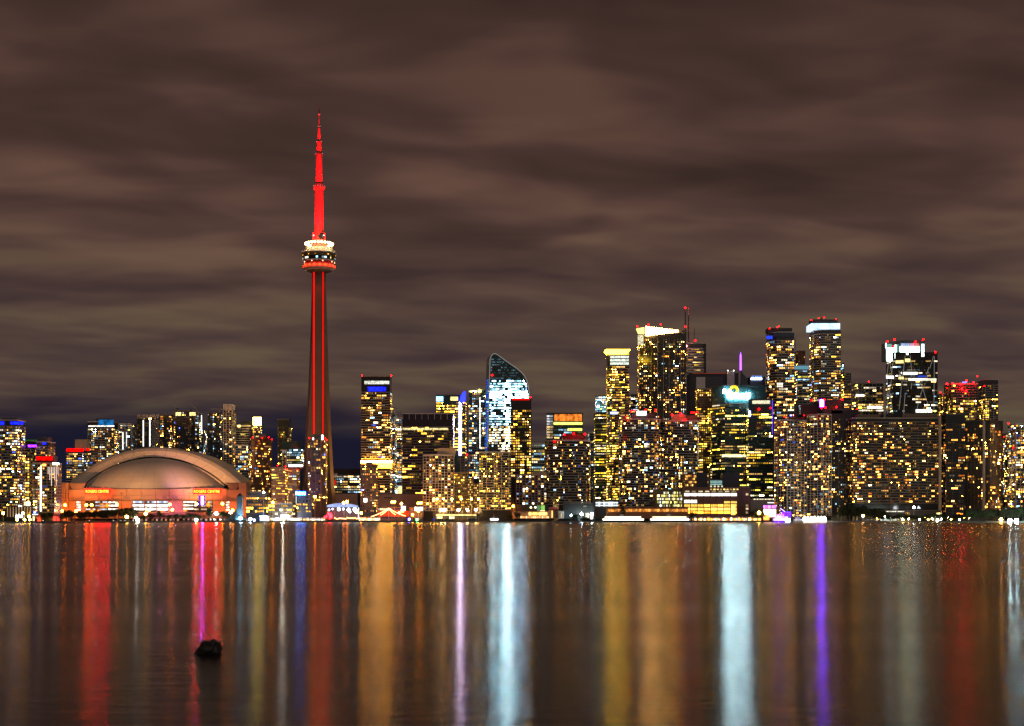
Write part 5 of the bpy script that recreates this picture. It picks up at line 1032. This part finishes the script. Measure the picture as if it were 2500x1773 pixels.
part_px(p, 'violet_awning', 1908, 1931, 1250, 1262, 1838, .5, room((.10, .015, 1), 7, .3)); part_px(p, 'stern_light', 1918, 1929, 1266, 1274, 1834, .6, emit((.75, .9, 1), 26))
light('POINT', 'deck_light', (wx(1900, 1832), 1830, 6), 40000, (.3, .06, 1), p)
ferry('white motor yacht moored between violet boat and white tents', 1936, 1961, 1845, [(1.5, 2.0, (.9, .9, 1), 1.0), (3.5, 1.6, (.8, .8, 1), .6)], M_WHT, 'yacht', 'boat')
q = ferry('small excursion boat with bright white bow light below second front condo', 1196, 1217, 1870, [(1.2, 2.4, (.85, .95, 1), 3.0)], M_DARK, 'tour_boat', 'boat'); part_px(q, 'bow_light', 1197, 1216, 1266.5, 1269.5, 1863, .4, emit((.85, .93, 1), 9))
def sailboat(label, x, Y, L_, h):
    q = thing('sailboat', nth(label, 'x'), 'boat', (wx(x, Y), Y, 0), 'sailboats moored along the quay'); b = MB()
    b.loft([[(-L_ * .42, 0, -.3), (0, -.6, -.3), (L_ * .42, 0, -.3), (0, .6, -.3)], [(-L_ / 2, -.5, .9), (0, -1.5, .8), (L_ / 2, 0, 1.2), (0, 1.5, .8)]]); b.build('hull', M_DARK, q)
    b = MB(); b.box(-L_ * .2, L_ * .15, -.8, .8, .85, 1.7); b.build('cabin', M_CON, q); b = MB(); b.tube((0, 0, .8), (0, 0, h), .09, 5); b.build('mast', M_STEEL, q); b = MB(); b.tube((0, 0, 2.2), (-L_ * .42, 0, 2.1), .12, 5); b.build('boom', M_DARK, q)
for i, (x, h) in enumerate(((912, 12), (924, 15), (938, 11), (957, 13), (972, 16), (1003, 12), (1022, 14))): sailboat('dark sailboat with bare mast moored near the string-light mast', x, 1868 + (i % 3) * 3, 9 + i % 3, h)

# ------------------------------------------------------------------ lamps along the quay
LM = {}
def lamp(x, y, Y, c, s, r, label, group, hood=False):
    s *= 12.0; r *= 1.25; q = thing('street_lamp', nth(label, group), 'lamp', (wx(x, Y), Y, GZ), group); z = max(1.2, wz(y, Y) - GZ); key = (c, s, r)
    b = MB(); b.tube((0, 0, 0), (0, 0, z), .16, 6, .09); po = b.build('post', M_STEEL, q)
    put('lamp_globe', ball_mesh(emit(c, s), 'lg%s%.1f%.1f' % (c, s, r), r), q, (0, -.1, z)); b = MB(); b.box(-.5, .5, -.4, .5, z + r, z + r + .18); b.build('hood', M_DARK, po)
    return q
SOD = (1, .22, .012); WYL = (1, .46, .05); WST = (1, .9, .75); ICE = (.7, .95, 1)
G1 = 'sodium lamps in front of the stadium'
for x, y in ((146, 1233), (159, 1233.5), (152, 1248), (185.6, 1248.5), (211, 1233), (224, 1233), (286, 1232), (415, 1232), (421, 1244.5), (363.6, 1246), (480, 1231), (543, 1230), (568, 1246)): lamp(x, y, 1960, SOD, 16, 1.35, 'orange sodium lamp on a post in front of the stadium wall', G1)
for x, y in ((8, 1253), (56, 1253), (71, 1261)): lamp(x, y, 1700, WYL, 12, 1.1, 'yellow street lamp at far left, by the columned pavilion', 'lamps by the columned pavilion')
for x, y in ((42, 1269), (60, 1269), (73, 1269)): lamp(x, y, 1690, WYL, 12, 1.0, 'low yellow quay lamp in front of the columned pavilion', 'low quay lamps by the columned pavilion')
lamp(309.5, 1262, 1740, WYL, 14, 1.4, 'yellow lamp at the right end of the dark tree row', None); lamp(356, 1254, 1800, WYL, 14, 1.4, 'yellow lamp in front of the bright stadium window bay', None)
lamp(336.6, 1271, 1760, WST, 30, 1.6, 'dazzling warm-white quay light below the stadium', None); lamp(332, 1264.5, 1770, (1, .8, .5), 12, .9, 'small lamp just above the dazzling quay light below the stadium', None)
lamp(528, 1254, 1850, WST, 24, 1.5, 'white lamp on a post under the right-hand stadium sign', None); lamp(479, 1269.5, 1830, ICE, 18, 1.3, 'cyan-white quay light below the stadium screen', None); lamp(563, 1252, 1860, (1, .7, .45), 10, 1.2, 'peach lamp left of the slim pointed tower', None)
lamp(587, 1265, 1820, (.35, .75, 1), 22, 1.5, 'blue-white light at the foot of the slim pointed tower', None); lamp(611, 1268, 1850, (.35, .7, 1), 22, 1.4, 'blue-white quay light right of the slim pointed tower', None); lamp(621, 1273, 1860, (.1, .1, 1), 14, 1.1, 'low deep-blue light on the quay edge', None)
lamp(690, 1261, 1872, WST, 70, 1.7, 'dazzling white starburst lamp in front of harbour terminal', None); lamp(644, 1202, 1890, (.8, .95, 1), 12, .9, 'high white lamp above the low dark office', None)
for x, y in ((666, 1227), (769, 1213), (847, 1225), (839, 1227.5), (882, 1252.7)): lamp(x, y, 1888, SOD, 16, 1.3, 'orange sodium lamp between harbour terminal and stage', 'sodium lamps by the stage')
for x, y in ((957, 1226), (963, 1225.5), (980, 1230), (1021, 1229), (1028, 1228), (1021, 1248.5), (982, 1248), (975, 1252), (1007, 1257)): lamp(x, y, 1895, SOD, 14, 1.25, 'orange street lamp near the string-light mast', 'orange lamps near the string-light mast')
for x in (1059.6, 1068, 1083, 1103, 1126, 1151, 1168): lamp(x, 1218.5, 1900, WYL, 9, .95, 'tall warm lamp in front of the front condos', 'tall lamps in front of the front condos')
for x in (1077, 1086, 1119, 1141, 1162): lamp(x, 1245, 1885, (1, .6, .2), 20, 1.35, 'bright warm lamp above the glass terrace', 'lamps above the glass terrace')
lamp(1018, 1269, 1876, (.05, 1, .12), 10, .9, 'green harbour light near the string-light mast', None); lamp(999, 1268, 1876, (.06, .06, 1), 12, 1.0, 'blue harbour light near the string-light mast', None); lamp(1253, 1236, 1890, SOD, 14, 1.2, 'orange lamp left of the brown arts hall', None)
lamp(1419.6, 1255, 1888, (.8, 1, .95), 9, 1.4, 'dazzling cyan-white lamp in front of the dark theatre, left of two', None); lamp(1445, 1255, 1888, (.8, 1, .95), 9, 1.5, 'dazzling cyan-white lamp in front of the dark theatre, right of two', None); lamp(1394, 1258.5, 1886, (.5, .8, 1), 12, .8, 'small pale blue lamp left of the dark theatre', None)
lamp(1853, 1252, 1880, WYL, 18, 1.5, 'yellow lamp glowing in the tree right of brick terminal', None); lamp(2107, 1260, 1780, (1, .45, .12), 10, 1.2, 'orange lamp left of the promenade lamp row', None); lamp(2231, 1239, 1880, (.9, .95, 1), 6, 1.1, 'dazzling white lamp under the wide apartment slab', None)
for i, (x, y) in enumerate(((2193, 1261), (2200, 1262), (2232.6, 1261), (2284.5, 1261.6), (2314, 1263.5), (2337, 1261.6), (2354, 1264), (2365.6, 1264), (2245, 1269), (2266, 1269), (2204, 1268), (2218, 1267), (2258, 1263), (2276, 1267), (2298, 1268), (2322, 1268), (2343, 1269), (2160, 1262), (2142, 1266), (2176, 1264))): lamp(x, y, 1800, (WYL, (1, .8, .3), (1, .75, .45))[i % 3], (10, 6)[i % 2], .8, 'yellow lamp among the small trees of the right-hand promenade', 'promenade lamps at the right')
lamp(2289, 1271, 1790, WST, 20, 1.1, 'brighter white lamp low on the right-hand promenade', None); lamp(2444, 1269, 1690, WYL, 20, 1.5, 'single yellow lamp left of the two dazzling floodlights at far right', None)
lamp(2465.7, 1273, 1650, (.6, 1, 1), 60, 1.7, 'dazzling cyan floodlight at far right, left of two', None); lamp(2481.7, 1273.5, 1650, (.6, 1, 1), 60, 1.7, 'dazzling cyan floodlight at far right, right of two', None)
# masts added to carry the fill lights aimed at the dome
for x, y, dy in ((330, 1207, -70), (490, 1207, -70), (200, 1207, -60)):
    Y = 1995 + dy; q = thing('fill_light_mast', {330: 'added thin mast for the roof fill lights, middle of three', 490: 'added thin mast for the roof fill lights, right of three', 200: 'added thin mast for the roof fill lights, left of three'}[x], 'lamp', (wx(x, 1995), Y, GZ), 'added masts in front of the stadium'); b = MB(); b.tube((0, 0, 0), (0, 0, wz(y, 1995) - GZ), .3, 6, .18); b.build('post', M_BLK, q); b = MB(); b.box(-1.2, 1.2, -.8, -.3, wz(y, 1995) - GZ, wz(y, 1995) - GZ + .8); b.build('mast_head', M_BLK, q)
# market stalls with lit fronts
rnd = random.Random(12)
def stall(x, w, y0, Y, c, s, label, group):
    q = thing('market_stall', nth(label, group), 'stall', (wx(x, Y), Y, GZ), group); a = w * Y / F / 2; z = wz(y0, Y) - GZ
    b = MB(); b.box(-a, a, 0, 3, 0, z); bo = b.build('booth', M_DARK, q); b = MB(); b.loft([[(-a - .3, -1, z), (a + .3, -1, z), (a + .3, 3.2, z), (-a - .3, 3.2, z)], [(-a, .6, z + .9), (a, .6, z + .9), (a, 2, z + .9), (-a, 2, z + .9)]]); b.build('awning', M_CON, bo)
    b = MB(); b.face([(-a * .85, -.1, .9), (a * .85, -.1, .9), (a * .85, -.1, z * .85), (-a * .85, -.1, z * .85)]); b.build('lit_opening', emit(c, s), q)
for i in range(24): stall(662 + i * 5.6 + rnd.random() * 2, 4.2, 1265.5 + rnd.random(), 1884, rnd.choice(((1, .75, .45), (1, .9, .75), (1, .5, .2), (.8, .9, 1))), rnd.choice((1.5, 3, 5)), 'small lit stall on the quay between boathouse and stage', 'stalls on the quay by the stage')
for i in range(36): stall(1690 + i * 4.7 + rnd.random() * 2, 3.8, 1262.5 + rnd.random() * 3, 1886, rnd.choice(((1, .4, .08), (1, .6, .2), (1, .85, .6), (1, .3, .04))), rnd.choice((2, 4, 7)), 'small orange-lit stall in front of the brick terminal', 'stalls in front of the brick terminal')
for i in range(12): stall(878 + i * 4.4, 3.6, 1263 + rnd.random() * 3, 1888, rnd.choice(((1, .5, .12), (1, .8, .5))), rnd.choice((2, 4)), 'small lit stall between stage and string-light mast', 'stalls left of the string-light mast')
for i in range(20): stall(345 + i * 11 + rnd.random() * 6, 3.4, 1268.5, 1850, rnd.choice(((1, .55, .2), (1, .8, .5), (1, .15, .08))), rnd.choice((.4, .9, 1.6)), 'dim lit stall under the trees below the stadium', 'stalls below the stadium')

# ------------------------------------------------------------------ trees
LEAF = [mat('leaf_dark', (.022, .03, .012), .9), mat('leaf_green', (.04, .055, .018), .9)]
def crown_mesh(seed, m):
    rnd = random.Random(seed); b = MB(); cl = [(Vector((rnd.gauss(0, .42), rnd.gauss(0, .42), rnd.uniform(-.55, .75))), rnd.uniform(.28, .5)) for _ in range(22)]
    for c, r in cl:
        for _ in range(42):
            d = Vector((rnd.gauss(0, 1), rnd.gauss(0, 1), rnd.gauss(0, 1))).normalized() * r * rnd.uniform(.55, 1.05); p = c + d; s = rnd.uniform(.07, .15)
            u = Vector((rnd.gauss(0, 1), rnd.gauss(0, 1), rnd.gauss(0, 1))).normalized(); v = u.orthogonal().normalized()
            b.face([p - u * s, p + v * s * .7, p + u * s, p - v * s * .7])
    return b.mesh('crown', m)
CR = [crown_mesh(i, LEAF[i % 2]) for i in range(5)]
def trunk_mesh():
    b = MB(); b.loft([[(r * math.cos(t * math.pi / 3), r * math.sin(t * math.pi / 3), z) for t in range(6)] for r, z in ((.05, 0), (.035, .3), (.03, .55))])
    for a in range(4): b.tube((0, 0, .42), (.22 * math.cos(a * 1.6 + .4), .22 * math.sin(a * 1.6 + .4), .72), .018, 5, .008)
    return b.mesh('trunk', mat('bark', (.06, .045, .03), .9))
TRK = trunk_mesh(); rt = random.Random(77)
def tree(x, ytop, Y, wpx, label, group):
    h = wz(ytop, Y) - GZ; q = thing('tree', nth(label, group), 'tree', (wx(x, Y), Y, GZ), group); w = wpx * Y / F / 2
    t = bpy.data.objects.new('trunk', TRK); col.objects.link(t); t.parent = q; t.scale = (h, h, h)
    c = bpy.data.objects.new('crown', rt.choice(CR)); col.objects.link(c); c.parent = q; c.location = (0, 0, h * .58); c.scale = (w * 1.05, w * 1.05, h * .36); c.rotation_euler = (0, 0, rt.random() * 6.28)
ga = 'dark trees in front of the stadium'; la = 'dark tree in front of the stadium left half'
for x, yt, w in ((102, 1252, 22), (116, 1250, 24), (150, 1254, 16), (162, 1245, 24), (176, 1246, 24), (193, 1250, 22), (205, 1249, 20), (219, 1248, 24), (233, 1246, 24), (247, 1247, 24), (260, 1245, 26), (274, 1244, 24), (288, 1242, 26), (301, 1240, 28), (314, 1239, 28), (325, 1244, 20)): tree(x + rt.uniform(-2, 2), yt, 1760 - (40 if x < 190 else 0), w * 1.12, la, ga)
for x, yt, w in ((350, 1258, 18), (372, 1254, 20), (390, 1248, 18), (412, 1256, 22), (432, 1254, 22), (450, 1256, 22), (468, 1252, 22), (486, 1256, 20), (511, 1239, 22), (545, 1247, 24), (556, 1250, 20)): tree(x, yt, 1850, w, 'smaller dark tree along the quay below the stadium right half', 'small trees below the stadium')
for x, yt, w in ((1838, 1245, 20), (1849, 1240, 22), (1860, 1248, 16)): tree(x, yt, 1884, w, 'tree lit yellow right of the brick terminal', 'trees right of brick terminal')
for x, yt, w in ((1246, 1255, 14), (1263, 1250, 14), (1404, 1255, 16), (1432, 1262, 14), (1520, 1233, 12), (1690, 1248, 14)): tree(x, yt, 1886, w, 'single small dark tree on the middle quay', 'small trees on the middle quay')
for i in range(15): tree(2052 + i * 7.4, 1232 + rt.uniform(-3, 8) + (8 if i > 8 else 0), 1880, 18, 'big dark tree in front of the wide apartment slab', 'dark trees below the wide slab')
for i in range(22): tree(2120 + i * 11.4 + rt.uniform(-3, 3), 1256 + rt.uniform(-3, 4), 1790, 15, 'small lamp-lit tree on the right-hand promenade', 'promenade trees')
for i in range(12): tree(2362 + i * 8.2, 1243 + rt.uniform(-3, 5), 1740, 22, 'big black tree in front of the ribbed apartment tower', 'black trees at the right')
for i in range(8): tree(2452 + i * 9, 1236 + rt.uniform(-5, 5), 1720, 22, 'tall dark tree at the right edge, behind the dazzling floodlights', 'trees at the right edge')

# ------------------------------------------------------------------ cranes, a boulder and a buoy
def crane(label, x, ym, yb, xt, yt, Y):
    q = thing('tower_crane', label, 'crane', (wx(x, Y), Y, wz(yb, Y))); l = q.location; P = lambda a, c: (wx(a, Y) - l.x, 0, wz(c, Y) - l.z)
    b = MB(); b.tube(P(x, yb), P(x, ym), .8, 4); b.build('mast', M_STEEL, q); b = MB(); b.tube(P(x, ym), P(xt, yt), .6, 4, .35); b.build('jib', M_STEEL, q)
    b = MB(); b.tube(P(x, ym), P(x + (x - xt) * .3, ym + 1), .8, 4); b.build('counter_jib', M_STEEL, q); b = MB(); b.box(P(x, ym)[0] - 1.2, P(x, ym)[0] + 1.2, -1.2, 1.2, P(x, ym)[2] - 2, P(x, ym)[2] + .6); b.build('cab', M_DARK, q)
crane('leaning luffing crane behind the dome peak, left of two', 433, 996, 1006, 418, 977, 2200); crane('leaning luffing crane above the lit-corner tower, right of two', 488, 1010, 1016, 469, 989, 2204); crane('low flat crane on top of the lit-corner tower', 466, 1001, 1006, 446, 1000, 2198); crane('low flat crane on top of the black white-column tower', 536, 999, 1010, 514, 999, 2204)
def boulder():
    bm = bmesh.new(); bmesh.ops.create_icosphere(bm, subdivisions=4, radius=1.0)
    for v in bm.verts:
        p = v.co.copy(); n = mnoise.fractal(p * 1.7 + Vector((3, 1, 7)), .8, 2.1, 6) * .30
        v.co = p * (1 + n); v.co.x *= .42; v.co.y *= .38; v.co.z *= .37
        if v.co.x < -.12: v.co.z -= (-.12 - v.co.x) * .95; v.co.x *= 1.45
        v.co.z -= .10 * math.exp(-((v.co.x + .02) / .1) ** 2) if v.co.z > .2 else 0
    me = bpy.data.meshes.new('boulder'); bm.to_mesh(me); bm.free(); me.polygons.foreach_set('use_smooth', [True] * len(me.polygons)); me.materials.append(mat('wet_rock', (.010, .009, .008), .6, scale=3.0))
    o = bpy.data.objects.new('boulder', me); col.objects.link(o); Y = 55; o.location = (wx(514, Y), Y, .15); tag(o, 'dark wet boulder breaking the water surface in the foreground', 'rock')
    c = bpy.data.meshes.new('twig'); b = MB(); b.tube((.42, 0, .25), (.56, .02, .36), .012, 4, .004); b.tube((.44, 0, .2), (.55, -.03, .22), .01, 4, .004); b.build('twig', M_DARK, o)
boulder()
def buoy(x, y, Y, label):
    q = thing('buoy', nth(label, 'x'), 'buoy', (wx(x, Y), Y, 0), 'channel buoys off the quay'); b = MB(); b.lathe([(.3, -.5), (1.3, -.2), (1.4, .5), (.5, .9), (.35, 2.4), (.1, 2.8)], 12); b.build('float', M_BLK, q); put('lantern', ball_mesh(emit((1, .9, .8), 3), 'by', .3), q, (0, 0, 3))
for x, Y in ((105, 1420), (218, 1450), (277, 1500), (295, 1500), (305, 1500), (2141, 1480)): buoy(x, 0, Y, 'small black buoy off the quay')
